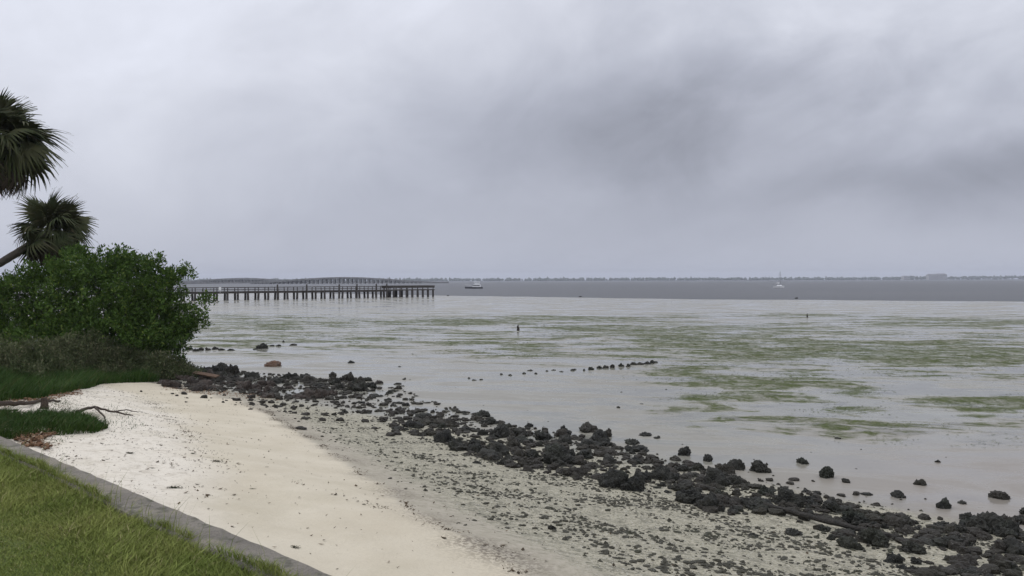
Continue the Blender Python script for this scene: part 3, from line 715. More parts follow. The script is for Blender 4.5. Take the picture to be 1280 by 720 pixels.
V, F = flakes_(x, y, H(x, y), L, L * np.random.default_rng(63).uniform(.2, .7, len(x)), 62)
link('wrack_line', tris_mesh('wrack_line', V, F), WR, kind='stuff', label='scraps of dry weed and twig scattered over the pale sand')
# leaf litter at the wall end and by the dune grass
LIT = leafmat('leaf litter', [(.17, .09, .05), (.10, .06, .04), (.24, .15, .09), (.42, .36, .27)], .9, 6)
xs, ys, zs = [], [], []
for i, (poly, N) in enumerate([([(15, 543), (60, 541), (72, 546), (50, 552), (66, 562), (55, 567), (38, 560), (20, 552)], 900), ([(0, 503), (50, 498), (62, 490), (100, 489), (104, 494), (70, 499), (20, 509), (0, 511)], 900), ([(215, 480), (270, 488), (330, 495), (350, 501), (260, 494), (200, 487)], 500)]):
    x, y, z = ground_in(poly, N, 70 + i); xs.append(x); ys.append(y); zs.append(z)
x, y, z = map(np.concatenate, (xs, ys, zs)); L = rng.uniform(.03, .09, len(x))
V, F = flakes(x, y, z + rng.uniform(0, .03, len(x)), L, L * .5, 75, .5)
link('leaf_litter', tris_mesh('leaf_litter', V, F), LIT, kind='stuff', label='reddish brown dead leaves heaped at the seawall end and below the dune grass')

# seaweed clumps one can point at on the sand
def clump_mesh(seed, N=260):
    r = np.random.default_rng(seed); x = r.normal(0, .5, N); y = r.normal(0, .32, N)
    z = np.abs(r.normal(0, .12, N)); L = r.uniform(.12, .4, N)
    return flakes(x, y, z, L, L * .3, seed, .8)
WEED = leafmat('seaweed clump', [(.035, .04, .02), (.02, .02, .014), (.05, .05, .025), (.10, .08, .05)], .7, 8)
for u, v, w, lab in [(216, 611, 22, 'dark seaweed clump on the sand beside the middle of the seawall'), (241, 567, 7, 'small dark weed scrap lying beside a thin twig on the sand'), (189, 589, 8, 'small dark weed scrap on the sand left of a larger clump'), (270, 578, 14, 'flat brown weed scrap on the sand at the edge of the track'), (83, 573, 9, 'dark weed scrap on the sand right at the seawall edge'), (160, 569, 14, 'pale brown loop of weed on the sand above the seawall'), (366, 688, 16, 'brown weed clump on the sand near the lower end of the seawall'), (573, 653, 7, 'lone weed scrap on the smooth sand near the strandline'), (315, 608, 8, 'weed scrap on the smooth sand right of the large clump')]:
    p = P(u, v); sc_ = w * p.y / 1000 / 2
    link('seaweed_clump', tris_mesh('seaweed_clump', *clump_mesh(u)), WEED, loc=p, scale=(sc_, sc_, sc_ * .7), label=lab, category='seaweed')

# ------------------------------------------------------------------ driftwood, log, board
def woodmat(name, a, b):
    def f(n, m, mix, noise, ramp, bs):
        p = objpos(n)
        st = n('ShaderNodeMapping', ins={0: p, 3: (1.5, 14, 14)}).outputs[0]
        c = mix(ramp(noise(st, 3, 5, .6), .35, .65), a, b)
        setin(bs, col=c, rough=.9, spec=.2); bump(n, bs, noise(st, 4, 5, .7), .8, .02)
    return material(name, f)
DW = woodmat('dark driftwood', (.045, .035, .028), (.085, .065, .05))
LW = woodmat('waterlogged timber', (.028, .027, .024), (.055, .05, .043))
BW = woodmat('brown board', (.16, .105, .07), (.11, .07, .048))
def branch(path, r0, r1, nseg=8):
    pts = [P(u, v) + Vector((0, 0, dz)) for u, v, dz in path]; out = []
    for i in range(len(pts) - 1):
        for t in np.linspace(0, 1, 5, endpoint=False):
            out.append(pts[i].lerp(pts[i + 1], t) + Vector([random.uniform(-1, 1) * r0 * .25 for _ in range(3)]))
    out.append(pts[-1]); rs = [r0 + (r1 - r0) * i / (len(out) - 1) for i in range(len(out))]
    return tube(out, rs, nseg, .12)
t = link('driftwood_branch', None, loc=(0, 0, 0), label='forked dark driftwood branch lying on the sand right of the small grass patch', category='driftwood')
link('stem', tris_mesh('stem', *branch([(96, 520, .08), (118, 518, .12), (140, 521, .07), (166, 523, .02)], .032, .010)), DW, t)
link('fork', tris_mesh('fork', *branch([(118, 518, .12), (130, 524, .06), (132, 527, .0)], .022, .008)), DW, t)
link('fork', tris_mesh('fork', *branch([(140, 521, .07), (158, 520.5, .09), (173, 520, .04)], .014, .006)), DW, t)
t = link('driftwood_pole', tris_mesh('driftwood_pole', *branch([(-40, 512, .1), (0, 511, .1), (30, 510.5, .08), (52, 505, .05), (75, 503, .04)], .055, .02)), DW, label='long dark driftwood pole on the sand at the left edge behind the small grass patch', category='driftwood')
link('driftwood_pole', tris_mesh('driftwood_pole', *branch([(-30, 519, .05), (0, 518, .05), (22, 514, .03)], .035, .015)), DW, label='shorter dark driftwood stick in front of the long pole at the left edge', category='driftwood')
link('wooden_stump', tris_mesh('wooden_stump', *tube([P(55, 512), P(55, 512) + Vector((.01, 0, .1)), P(55, 512) + Vector((-.01, 0, .2))], [.07, .065, .05], 8, .15)), DW, label='short dark stump in the sand behind the small grass patch', category='stump')
V, F = branch([(916, 629, .06), (960, 640, .08), (1010, 652, .08), (1060, 664, .07), (1105, 673, .05), (1128, 676, .0)], .042, .03, 10)
link('log', tris_mesh('log', V, F), LW, label='long dark waterlogged log lying through the right part of the rock band', category='log')
p0, p1 = P(243, 473) + Vector((0, 0, .22)), P(272, 479) + Vector((0, 0, .24)); c = (p0 + p1) / 2; dv = p1 - p0
V, F = box_vf((0, 0, 0), (dv.length / 2, .08, .02))
link('board', tris_mesh('board', V, F), BW, loc=c, rot=(R(20), -math.atan2(dv.z, dv.xy.length), math.atan2(dv.y, dv.x)), label='weathered brown board lying on the left-hand rock pile', category='board')

# stakes and birds on the flat
STK = woodmat('old stake', (.03, .026, .022), (.05, .042, .035))
for u, v, h, w, lab in [(647.5, 413, 7.5, 3.4, 'small dark stake standing alone on the algae streaked flat in mid picture'), (1009, 397, 5.5, 1.6, 'tiny thin stake standing far out on the flat at the right')]:
    p = P(u, v); D = p.y; hh = h * D / 1000; ww = w * D / 2000
    V, F = tube([p + Vector((0, 0, -.05)), p + Vector((.01, 0, hh * .35)), p + Vector((-.02, 0, hh * .62)), p + Vector((.02, 0, hh))], [ww * 1.2, ww * 1.05, ww * .8, ww * .15], 7, .12)
    link('stake', tris_mesh('stake', V, F), STK, label=lab, category='stake')

# ------------------------------------------------------------------ plants
LEAF = leafmat('shrub leaves', [(.088, .148, .028), (.042, .080, .018), (.064, .112, .024), (.17, .22, .05)], .5, .7)
def leaf_cloud(tips, dirs, per, L, seed, spread=.9, wid=.42):
    r = np.random.default_rng(seed); N = len(tips) * per
    p = np.repeat(tips, per, 0) + r.normal(0, L * .55, (N, 3)); d0 = np.repeat(dirs, per, 0)
    d_ = d0 + r.normal(0, spread, (N, 3)); d_ /= np.linalg.norm(d_, axis=1)[:, None]
    s_ = np.cross(d_, r.normal(0, 1, (N, 3))); s_ /= np.linalg.norm(s_, axis=1)[:, None]
    nn = np.cross(s_, d_); l = (L * r.uniform(.6, 1.3, N))[:, None]; w = l * wid
    V = np.stack([p, p + d_ * l * .5 + s_ * w * .5 + nn * l * .08, p + d_ * l, p + d_ * l * .5 - s_ * w * .5 + nn * l * .08], 1).reshape(-1, 3)
    i = np.arange(N)[:, None] * 4
    return V, np.concatenate([i + [0, 1, 2], i + [0, 2, 3]], 0)
def lobes_tips(lobes, N, seed, inner=.25):
    r = np.random.default_rng(seed); vol = np.array([l[3] * l[4] + l[4] * l[5] + l[3] * l[5] for l in lobes]); ch = r.choice(len(lobes), N, p=vol / vol.sum())
    Lb = np.array(lobes)[ch]; d_ = r.normal(0, 1, (N, 3)); d_ /= np.linalg.norm(d_, axis=1)[:, None]
    rad = np.where(r.random(N) < inner, r.uniform(.3, .9, N), r.uniform(.84, 1.04, N))
    # uneven, clumped outline
    bmp = np.array([mn.noise(Vector(tuple(Lb[i, :3] + d_[i] * Lb[i, 3:6])) * 1.7) for i in range(N)]) * .55
    hole = np.array([mn.noise(Vector(tuple(Lb[i, :3] + d_[i] * Lb[i, 3:6])) * 2.3 + Vector((9, 3, 1))) for i in range(N)])
    p = Lb[:, :3] + d_ * Lb[:, 3:6] * (rad + bmp)[:, None]; k = hole > -.14
    dd = d_ * .7 + [0, 0, .5]
    return p[k], dd[k]
D0 = P(120, 468).y + 1.2; print('D0', D0, P(28, 480), P(140, 474), P(192, 473))
_b = at(110, 470, D0); _b.z = float(H(_b.x, _b.y))
t = link('green_bush', None, loc=_b, label='large dense green bush with glossy leaves on the shore at the left', category='bush')
org = np.array(t.location); K = D0 / 1000
LB = []
for u, v, ru, rv in [(130, 368, 68, 46), (188, 366, 36, 32), (58, 376, 52, 36), (8, 398, 42, 38), (200, 405, 36, 30), (233, 396, 20, 14), (140, 415, 76, 36), (60, 425, 60, 28), (183, 430, 28, 20), (-52, 402, 60, 48), (110, 338, 46, 18), (212, 345, 14, 11), (40, 345, 25, 14), (252, 386, 8, 6), (165, 330, 22, 10), (222, 420, 16, 14), (235, 338, 9, 7), (258, 378, 10, 9), (246, 404, 12, 10), (95, 318, 18, 9), (150, 318, 16, 7), (190, 328, 12, 8), (15, 358, 18, 10), (225, 440, 10, 8), (196, 450, 22, 16), (-110, 410, 50, 46)]:
    c = np.array(at(u, v, D0 + random.uniform(-.7, .7))) - org; LB.append((*c, ru * K, min(ru, 70) * K * .95, rv * K))
tips, dirs = lobes_tips(LB, 17000, 81)
crown = link('crown', tris_mesh('crown', *leaf_cloud(tips, dirs, 8, .135, 82)), LEAF, t)
BARK = woodmat('shrub bark', (.06, .05, .04), (.035, .03, .025))
br = []
for i, l in enumerate(LB):
    for k in range(3):
        e = Vector(l[:3]) + Vector((random.uniform(-.6, .6) * l[3], random.uniform(-.6, .6) * l[4], random.uniform(-.3, .7) * l[5]))
        b0 = Vector((max(-2.6, min(1.0, l[0] * .4)) + random.uniform(-.3, .3), random.uniform(-.4, .4), random.uniform(-.1, .1)))
        mid = b0.lerp(e, .5) + Vector((random.uniform(-.2, .2), random.uniform(-.2, .2), random.uniform(0, .3)))
        br.append(tube([b0, mid, b0.lerp(e, .82)], [.055, .03, .008], 6, .1))
link('branches', tris_mesh('branches', *join(br)), BARK, t, kind='stuff')

# weedy olive shrubs in front of the bush
OLV = leafmat('weed leaves', [(.085, .105, .045), (.048, .066, .026), (.115, .125, .065), (.20, .18, .11)], .7, 1.4)
for i, (u, v, w, h, lab) in enumerate([
    (-30, 472, 60, 44, 'olive weedy shrub cut by the left edge of the picture below the bush'),
    (28, 471, 58, 42, 'tall olive weedy shrub just inside the left edge below the bush'),
    (72, 470, 46, 42, 'olive weedy shrub with feathery stems second in from the left edge'),
    (108, 470, 42, 40, 'olive weedy shrub below the middle of the large bush'),
    (140, 471, 38, 38, 'grey-green weedy shrub beside the bare sand in front of the bush trunk'),
    (166, 471, 32, 30, 'lower grey-green weedy shrub near the right end of the row in front of the bush'),
    (192, 473, 30, 24, 'smallest weedy shrub at the right end of the row next to the rock pile'),
    (216, 470, 24, 14, 'dry tangled weed tuft lying against the left end of the rock pile')]):
    p = P(u, v); K2 = p.y / 1000; r = np.random.default_rng(90 + i)
    ns = 420; h *= r.uniform(.85, 1.3); bx = r.normal(0, w * .5 * K2, ns); by = r.normal(0, .35, ns); hh = h * K2 * np.clip(1 - (bx / (w * K2 * 1.1)) ** 2, .35, 1) * r.uniform(.3, 1.15, ns)
    root = link('weed_shrub', None, loc=p, label=lab, category='shrub')
    st = blades(np.stack([bx, by, np.zeros(ns)], 1), hh, .022, .3, (.18, 0), 91 + i)
    link('stems', tris_mesh('stems', *st), OLV, root, kind='stuff')
    T = np.concatenate([np.stack([bx + hh * f * .2, by, hh * f], 1) + r.normal(0, .05, (ns, 3)) for f in (.25, .4, .55, .7, .85, .95)])
    link('foliage', tris_mesh('foliage', *leaf_cloud(T, np.tile([.2, 0, 1.0], (len(T), 1)), 5, .105, 92 + i, .7, .34)), OLV, root)

# ------------------------------------------------------------------ palms
PL = leafmat('palm frond', [(.062, .078, .032), (.034, .046, .020), (.072, .074, .036), (.13, .12, .07)], .6, 1.2)
PD = leafmat('dead palm frond', [(.050, .042, .032), (.035, .030, .024), (.07, .055, .04), (.09, .075, .05)], .9, 1.2)
PB = woodmat('palm bark', (.10, .085, .07), (.065, .055, .047))
def frond_mesh(seed, droop=.5, nseg=34, pet=.42, L=.62):
    r = random.Random(seed); parts = []
    # petiole arching out along +x
    pp = [Vector((pet * f, 0, .10 * math.sin(f * 2.2))) for f in (0, .35, .7, 1)]
    V, F = tube(pp, [.022, .016, .013, .011], 4); parts.append((V, F))
    c0 = pp[-1]; Vs, Fs = [], []
    for i in range(nseg):
        g = (i / (nseg - 1) - .5) * 2; ang = g * R(118); l = L * (1 - .30 * abs(g) ** 2) * r.uniform(.88, 1.08)
        d_ = Vector((math.cos(ang), math.sin(ang), .10 * math.cos(ang * 1.5) - .12 * abs(g)))
        s_ = Vector((-math.sin(ang), math.cos(ang), 0)); o = len(Vs); w0 = .036
        dr = droop * r.uniform(.6, 1.4); st0 = c0 + Vector((.16 * (1 - abs(g)), 0, -.02))
        for f in (0.05, .35, .65, .86, 1.0):
            w = w0 * (.4 + 1.6 * f if f < .35 else (1.0 - (f - .35) / .66)) + .0015
            pz = st0 + d_ * l * f + Vector((0, 0, -dr * l * max(0, f - .35) ** 1.7)) + s_ * r.uniform(-.008, .008)
            Vs += [pz - s_ * w, pz + s_ * w + Vector((0, 0, .01))]
        for k in range(4): Fs.append((o + 2 * k, o + 2 * k + 1, o + 2 * k + 3, o + 2 * k + 2))
    parts.append((np.array([v[:] for v in Vs]), np.array(Fs)))
    return join(parts)
FM = [tris_mesh('frond', *frond_mesh(i, .6 + .4 * i)) for i in range(4)]; [m_.materials.append(PL) for m_ in FM]
DM = [tris_mesh('dead_frond', *frond_mesh(50 + i, 1.2, 26)) for i in range(2)]; [m_.materials.append(PD) for m_ in DM]
def palm(c, size, trunk, trad, label, n=30, seed=0, ndead=9):
    r = random.Random(seed); root = link('palm_tree', None, loc=trunk[0], label=label, category='palm tree'); o = Vector(trunk[0])
    pts = [];
    for a_, b_ in zip(trunk[:-1], trunk[1:]):
        for f in np.linspace(0, 1, 7, endpoint=False): pts.append(Vector(a_).lerp(Vector(b_), f) - o)
    pts.append(Vector(trunk[-1]) - o)
    link('trunk', tris_mesh('trunk', *tube(pts, [trad * (1 + .06 * (i % 2)) for i in range(len(pts))], 12, .03), True), PB, root)
    cc = Vector(c) - o; boots = []
    for k in range(46):   # boot stubs under the crown
        a_ = r.uniform(0, 6.28); f = r.uniform(0, 1); ax = (Vector(trunk[-1]) - Vector(trunk[-2])).normalized()
        b0 = cc - ax * (.1 + .55 * f) * size; dirn = Vector((math.cos(a_), math.sin(a_), .7)).normalized()
        boots.append(tube([b0 + dirn * trad * .6, b0 + dirn * (trad + .10)], [.04, .028], 4))
    link('leaf_bases', tris_mesh('leaf_bases', *join(boots)), PB, root, kind='stuff')
    for k in range(n):
        a_ = k * 2.399 + r.uniform(-.2, .2); e = R(78 - 118 * (k / n) ** .9) + r.uniform(-.38, .30)
        f = link('frond', FM[min(3, int(k / n * 4))], None, root)
        sc_ = size * r.uniform(.72, 1.14)
        d_ = Vector((math.cos(a_) * math.cos(e) + .28, math.sin(a_) * math.cos(e), math.sin(e))).normalized()
        up = Vector((0, 0, 1)); yv = up.cross(d_); yv = yv.normalized() if yv.length > .05 else Vector((0, 1, 0)); zv = d_.cross(yv)
        f.matrix_local = Matrix.Translation(cc + d_ * .06) @ Matrix((d_, yv, zv)).transposed().to_4x4() @ Matrix.Rotation(r.uniform(-.95, .95), 4, 'X') @ Matrix.Scale(sc_, 4)
    for k in range(ndead):
        a_ = r.uniform(0, 6.28); e = R(r.uniform(-80, -48))
        f = link('dead_frond', DM[k % 2], None, root); sc_ = size * r.uniform(.65, .9)
        d_ = Vector((math.cos(a_) * math.cos(e) + .1, math.sin(a_) * math.cos(e), math.sin(e))).normalized()
        yv = Vector((0, 0, 1)).cross(d_).normalized(); zv = d_.cross(yv)
        f.matrix_local = Matrix.Translation(cc + Vector((0, 0, -.12 * size))) @ Matrix((d_, yv, zv)).transposed().to_4x4() @ Matrix.Rotation(r.uniform(-.6, .6), 4, 'X') @ Matrix.Scale(sc_, 4)
    return root
DP = D0 + 1.6; FP = DP / 23.5
def ps(x, y, z): return (x * FP, y * FP, (z - 3.6) * FP + 3.6)
c1 = at(-6, 180, DP); palm(c1, 1.5 * FP, [ps(-16.6, 24.0, -.6), ps(-16.2, 23.8, 3), ps(-15.6, 23.6, 5.4), tuple(c1)], .2, 'taller palm with a dense dark crown cut by the left edge', 40, 3, 26)
c2 = at(62, 290, DP - .5)
palm(c2, .98 * FP, [ps(-18.6, 23.3, .0), ps(-17.6, 23.2, 2.3), ps(-16.3, 23.1, 3.5), tuple(at(0, 329, DP - .5)), tuple(at(30, 311, DP - .5)), tuple(c2)], .15, 'lower leaning palm with its crown just above the green bush', 33, 8, 24)

# ------------------------------------------------------------------ fishing pier
PW = woodmat('pier timber', (.055, .048, .043), (.085, .075, .066))
pr = link('pier', None, loc=(-17.9, 177.4, 0), label='long low timber fishing pier on piles reaching across the flat at the left', category='pier')
DIR = Vector((-.777, -.629, 0)); NRM = Vector((.629, -.777, 0)); RZ = math.atan2(DIR.y, DIR.x); LEN = 86
def pbox(name, t0, t1, n0, n1, z0, z1, par=pr, **k):
    c = DIR * (t0 + t1) / 2 + NRM * (n0 + n1) / 2 + Vector((0, 0, (z0 + z1) / 2))
    V, F = box_vf((0, 0, 0), ((t1 - t0) / 2, (n1 - n0) / 2, (z1 - z0) / 2), RZ)
    return link(name, tris_mesh(name, V, F), PW, par, loc=c, **k)
pbox('deck', 10.61, LEN, -.9, .9, 1.52, 1.66)
for nn in (-.86, .86):
    pbox('top_rail', 10.62, LEN, nn - .05, nn + .05, 2.32, 2.44)
    pbox('mid_rail', 10.62, LEN, nn - .025, nn + .025, 1.94, 2.03)
    pbox('stringer', 10.62, LEN, nn * .9 - .08, nn * .9 + .08, 1.26, 1.518)
pileM = tris_mesh('pile', *tube([(0, 0, -.6), (0, 0, .3), (0, 0, 1.5)], [.23, .22, .21], 8, .04)); pileM.materials.append(PW)
postM = tris_mesh('rail_post', *box_vf((0, 0, .4), (.06, .06, .40), RZ)); postM.materials.append(PW)
i = 0; tt = 12.3
while tt < LEN:
    for nn in (-.72, .72):
        link('pile', pileM, None, pr, loc=DIR * tt + NRM * nn, rot=(random.uniform(-.06, .06), random.uniform(-.06, .06), 0))
        link('rail_post', postM, None, pr, loc=DIR * tt + NRM * (nn * 1.19) + Vector((0, 0, 1.6)))
    tt += 1.95
# end platform: wider, with its own cluster of piles and a solid rail
pbox('end_deck', -.1, 10.6, -3.4, 1.2, 1.44, 1.66)
for nn in (-3.35, 1.15): pbox('end_rail', -.1, 10.6, nn - .06, nn + .06, 2.0, 2.5)
pbox('end_rail', -.16, -.04, -3.3, 1.1, 2.0, 2.5)
for t0 in (.2, 1.5, 2.9, 4.2, 5.6, 7.0, 8.6, 10.2):
    for nn in (-3.2, -1.1, 1.0):
        link('pile', pileM, None, pr, loc=DIR * t0 + NRM * nn); link('rail_post', postM, None, pr, loc=DIR * t0 + NRM * nn + Vector((0, 0, 1.62)))
for t0 in (12, 14.5, 19, 23, 30, 36):       # mooring piles rising past the rail near the outer end
    link('tall_pile', tris_mesh('tall_pile', *tube([(0, 0, -.6), (0, 0, 1.5), (0, 0, 2.9)], [.18, .17, .15], 8, .05)), PW, pr, loc=DIR * t0 + NRM * 1.25)
WH = material('white paint', lambda n, m, mix, noise, ramp, bs: setin(bs, col=mix(ramp(noise(objpos(n), 3, 3), .3, .7), (.78, .78, .77), (.7, .7, .69)), rough=.45))
pp = at(275, 363, 142)
V, F = join([box_vf((0, 0, .35), (.20, .03, .28)), box_vf((0, .05, 0), (.03, .03, .36))])
link('white_sign', tris_mesh('white_sign', V, F), WH, loc=(pp.x, pp.y, 1.9), label='tiny white board fixed to the pier railing near the bush', category='sign')

# ------------------------------------------------------------------ road bridges
def bmat(n, m, mix, noise, ramp, bs): setin(bs, col=mix(ramp(noise(worldpos(n), .2, 3), .3, .7), (.24, .235, .23), (.17, .17, .165)), rough=.9)
BC = material('bridge concrete', bmat)
def bridge(name, prof, D, D2, sp, cw, label, th=1.1, hw=6.0):
    us = np.arange(prof[0][0], prof[-1][0] + 1, 4.0); vs = np.interp(us, [p[0] for p in prof], [p[1] for p in prof])
    ker = np.ones(5) / 5; vs = np.convolve(np.pad(vs, 2, 'edge'), ker, 'valid')
    ds = np.interp(us, [us[0], us[-1]], [D, D2]); pts = [at(u, v, d_) for u, v, d_ in zip(us, vs, ds)]
    root = link(name, None, loc=(pts[0].x, pts[0].y, 0), label=label, category='bridge'); o = Vector(root.location)
    def ribbon(nm, y0, y1, z0, z1):
        V = []; 
        for p in pts: V += [(p.x - o.x, p.y + y - o.y, p.z + z) for y, z in ((y0, z0), (y1, z0), (y1, z1), (y0, z1))]
        Fq = [(i * 4 + j, (i + 1) * 4 + j, (i + 1) * 4 + (j + 1) % 4, i * 4 + (j + 1) % 4) for i in range(len(pts) - 1) for j in range(4)]
        return link(nm, tris_mesh(nm, V, Fq), BC, root)
    ribbon('deck', 0, hw * 2, -th - .9, -.85); ribbon('parapet', .1, .5, -.848, 0); ribbon('parapet', hw * 2 - .5, hw * 2 - .1, -.848, 0)
    u = us[0] + 2; me = None
    while u < us[-1]:
        d_ = np.interp(u, [us[0], us[-1]], [D, D2]); v = np.interp(u, us, vs); p = at(u, v, d_); hz_ = p.z - th - .9
        if hz_ > .8:
            if me is None:
                me = tris_mesh('column', *box_vf((0, hw, .5), (cw / 2, hw - 1.4, .5))); me.materials.append(BC)
            link('column', me, None, root, loc=(p.x - o.x, p.y - o.y, -.5), scale=(1, 1, hz_ + .5))
            cap = box_vf((0, hw, hz_ + .0), (cw * .9, hw - .4, .35)); link('pier_cap', tris_mesh('pier_cap', *cap), BC, root, loc=(p.x - o.x, p.y - o.y, -.34))
        u += sp
    return root
bridge('road_bridge', [(-260, 354), (200, 353.6), (320, 352.0), (345, 350.9), (380, 348.2), (410, 346.6), (430, 346.2), (450, 346.5), (485, 348.6), (515, 351), (562, 353)], 820, 980, 5.4, 1.8, 'long grey road bridge with a low hump above the outer half of the pier', 1.0)
bridge('road_bridge', [(-260, 353), (180, 352.6), (235, 351.4), (268, 348.6), (300, 347.2), (325, 347.9), (350, 350), (400, 351.4), (560, 352.2)], 1150, 1250, 4.2, 2.2, 'farther grey road bridge with its hump left of the first one beside the bush', 1.6)

# ------------------------------------------------------------------ boats
def hull(L, B_, D_, name, mat, par, z0=0.0, flare=.75):
    st = 11; V = []; k = 9
    for i in range(st):
        f = i / (st - 1); x = (f - .5) * L; w = B_ / 2 * (1 - max(0, (f - .45) / .55) ** 2.2) * (1 if f > .05 else .93); sh = .25 * D_ * max(0, f - .4) ** 1.3 * 2
        for j in range(k):
            g = j / (k - 1) * 2 - 1; a_ = abs(g); wz = -D_ * .35 * (1 - a_ ** 2) if a_ < .75 else -D_ * .35 * (1 - .75 ** 2) + (a_ - .75) / .25 * (D_ + sh)
            V.append((x + (.12 * L * max(0, f - .8) if a_ > .9 else 0), np.sign(g) * w * (a_ / .75 * flare if a_ < .75 else flare + (1 - flare) * (a_ - .75) / .25), z0 + wz))
    Fq = [(i * k + j, (i + 1) * k + j, (i + 1) * k + j + 1, i * k + j + 1) for i in range(st - 1) for j in range(k - 1)]
    Fq += [(i * k, i * k + k - 1, (i + 1) * k + k - 1, (i + 1) * k) for i in range(st - 1)]
    Fq += [(0, 2, 6, 8), (2, 3, 5, 6)]
    return link(name, tris_mesh(name, V, Fq), mat, par)
GLS = material('dark window glass', lambda n, m, mix, noise, ramp, bs: setin(bs, col=(.02, .022, .025), rough=.1))
NAVY = material('dark hull paint', lambda n, m, mix, noise, ramp, bs: setin(bs, col=(.06, .062, .07), rough=.4))
def cabin(name, x0, x1, w, z0, z1, mat, par, rake=.3, top=.85):
    V = np.array([(x0, -w, z0), (x1, -w, z0), (x1, w, z0), (x0, w, z0), (x0 + rake * .3, -w * top, z1), (x1 - rake, -w * top, z1), (x1 - rake, w * top, z1), (x0 + rake * .3, w * top, z1)])
    return link(name, tris_mesh(name, V, [(3, 2, 1, 0), (4, 5, 6, 7), (0, 1, 5, 4), (1, 2, 6, 5), (2, 3, 7, 6), (3, 0, 4, 7)]), mat, par)
b = link('motor_boat', None, loc=at(592.5, 360.6, 345) * 1.0, rot=(0, 0, R(180)), label='white cabin cruiser with a dark hull anchored beyond the pier end', category='boat')
b.location.z = .05
hull(7.6, 2.5, .75, 'hull', NAVY, b)
cabin('cabin', -3.0, .9, .95, .62, 1.75, WH, b, .7)
cabin('window_band', -2.5, .62, .93, 1.2, 1.5, GLS, b, .25, .99).scale = (1.01, 1.06, 1)
cabin('flybridge', -2.4, -.1, .7, 1.75, 2.25, WH, b, .3); cabin('canopy', -2.6, 0, .8, 2.75, 2.87, WH, b, .1)
for x_ in (-2.4, -.2):
    for y_ in (-.65, .65): link('canopy_post', tris_mesh('canopy_post', *tube([(x_, y_, 2.2), (x_, y_, 2.78)], [.03, .03], 5)), WH, b)
link('bow_rail', tris_mesh('bow_rail', *tube([(1.2, -.9, 1.45), (2.8, -.6, 1.6), (3.9, 0, 1.7), (2.8, .6, 1.6), (1.2, .9, 1.45)], [.035] * 5, 5)), WH, b)
sb = link('sailboat', None, loc=at(974, 359.4, 350), rot=(0, 0, R(-58)), label='small white sailboat with bare mast anchored on the bay at the right', category='boat')
sb.location.z = .05; sb.scale = (.82, .82, .82)
hull(6.4, 2.1, .95, 'hull', WH, sb); cabin('cabin', -1.2, 1.5, .6, .85, 1.35, WH, sb, .5)
AL = material('grey mast metal', lambda n, m, mix, noise, ramp, bs: setin(bs, col=(.30, .31, .33), rough=.4, metal=.3))
link('mast', tris_mesh('mast', *tube([(.6, 0, .9), (.6, 0, 5), (.6, 0, 8.6)], [.14, .12, .09], 8)), AL, sb)
link('boom', tris_mesh('boom', *tube([(.6, 0, 2.1), (-2.6, 0, 2.2)], [.09, .08], 6)), AL, sb)
link('furled_sail', tris_mesh('furled_sail', *tube([(.4, 0, 2.3), (-.8, 0, 2.42), (-2.4, 0, 2.3)], [.17, .2, .1], 7, .1)), WH, sb)
for e in ((3.2, 0, 1.3), (-3.1, 0, 1.0), (.6, 1.0, .95), (.6, -1.0, .95)): link('stay', tris_mesh('stay', *tube([(.6, 0, 8.5), e], [.025, .025], 4)), AL, sb)

# ------------------------------------------------------------------ far shore
FT = leafmat('far trees', [(.05, .07, .035), (.035, .05, .028), (.06, .075, .045)], .9, .01)
prof = [(-1400, 347), (-200, 348.5), (0, 349), (200, 349.4), (540, 349.6), (552, 348.2), (556, 347.3), (566, 347.4), (572, 348.8), (590, 348), (620, 348.2), (650, 347.8), (700, 347.9), (745, 347.4), (760, 346.6), (772, 347.4), (800, 347.4), (815, 346.9), (830, 347.3), (870, 347.6), (940, 347.2), (980, 346.9), (1040, 346.5), (1100, 346), (1130, 345.2), (1155, 344.7), (1190, 344.4), (1230, 344.2), (1280, 344.0), (1500, 343.2), (2400, 342)]
us = rng.uniform(-1400, 2400, 5200); vt = np.interp(us, [p[0] for p in prof], [p[1] for p in prof]) + rng.normal(0, .25, len(us))
pts, rad = [], []
for u, v in zip(us, vt):
    D = 3450 + random.uniform(-60, 120); p = at(u, v, D); r_ = random.uniform(5, 10); zc = max(r_ * .5, p.z - r_ * 1.2 - (random.random() ** 2) * 6); pts.append((p.x, p.y, zc)); rad.append(r_)
V, F = scatter_mesh(pts, np.array(rad), [rock_shape(900 + i, 1, .5, .3) for i in range(5)], (.9, 1.6), 95)
link('far_treeline', tris_mesh('far_treeline', V, F), FT, kind='stuff', label='hazy wooded shoreline along the horizon')
V, F = box_vf((0, 3650, .6), (6500, 200, 1.2)); link('far_shore_land', tris_mesh('far_shore_land', V, F), FT, kind='structure', label='low far shore below the trees')
PBD = material('pale rendered wall', lambda n, m, mix, noise, ramp, bs: setin(bs, col=mix(noise(objpos(n), .1), (.42, .40, .38), (.36, .35, .33)), rough=.9))
RF = material('grey roof', lambda n, m, mix, noise, ramp, bs: setin(bs, col=(.13, .12, .12), rough=.9))
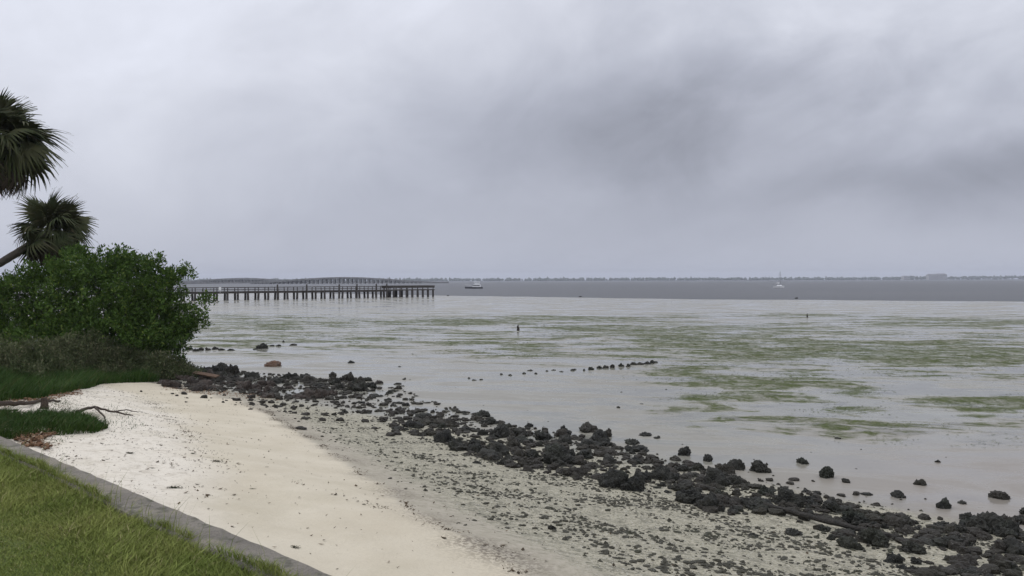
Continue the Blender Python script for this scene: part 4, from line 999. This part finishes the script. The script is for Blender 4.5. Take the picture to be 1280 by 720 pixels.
def block(u0, u1, vtop, D, label, floors):
    a_, b_ = at(u0, vtop, D), at(u1, vtop, D); w = b_.x - a_.x; h = a_.z
    root = link('building', None, loc=((a_.x + b_.x) / 2, D, 0), label=label, category='building'); rh = h * .22; hb = h - rh
    V, F = box_vf((0, 12, hb / 2), (w / 2, 12, hb / 2)); link('wall', tris_mesh('wall', V, F), PBD, root)
    e = w / 2 + 1; V = np.array([(-e, -1, hb), (e, -1, hb), (e, 25, hb), (-e, 25, hb), (-e * .75, 12, h), (e * .75, 12, h)])
    bmF = [(0, 1, 5, 4), (2, 3, 4, 5), (1, 2, 5, 5), (3, 0, 4, 4)]
    me = bpy.data.meshes.new('roof'); me.from_pydata([tuple(v) for v in V], [], [(0, 1, 5, 4), (2, 3, 4, 5), (1, 2, 5), (3, 0, 4)]); link('roof', me, RF, root)
    wm = tris_mesh('window', *box_vf((0, 0, 0), (w / 26, .3, hb / floors * .28))); wm.materials.append(GLS)
    for i in range(8):
        for j in range(floors): link('window', wm, None, root, loc=(-w / 2 + w * (i + .5) / 8, -.1, hb * (j + .5) / floors))
block(1161, 1172, 342.3, 3380, 'hazy mid-rise building, left half of the pair on the far right shore', 5)
block(1171.5, 1184, 341.9, 3390, 'hazy mid-rise building, right half of the pair on the far right shore', 5)
block(1130, 1138, 344.6, 3380, 'low hazy building left of the mid-rise pair on the far right shore', 2)

# ------------------------------------------------------------------ haze
V, F = box_vf((0, 3500, 36), (8500, 5000, 38))
hz_m = bpy.data.materials.new('haze'); hz_m.use_nodes = True; nt = hz_m.node_tree; nt.nodes.clear()
pv = nt.nodes.new('ShaderNodeVolumePrincipled'); pv.inputs['Color'].default_value = (.86, .90, 1, 1); pv.inputs['Density'].default_value = .00017; pv.inputs['Anisotropy'].default_value = 0
mo = nt.nodes.new('ShaderNodeOutputMaterial'); nt.links.new(pv.outputs[0], mo.inputs['Volume'])
link('haze', tris_mesh('haze', V, F), hz_m, kind='stuff', label='pale damp haze over the bay')
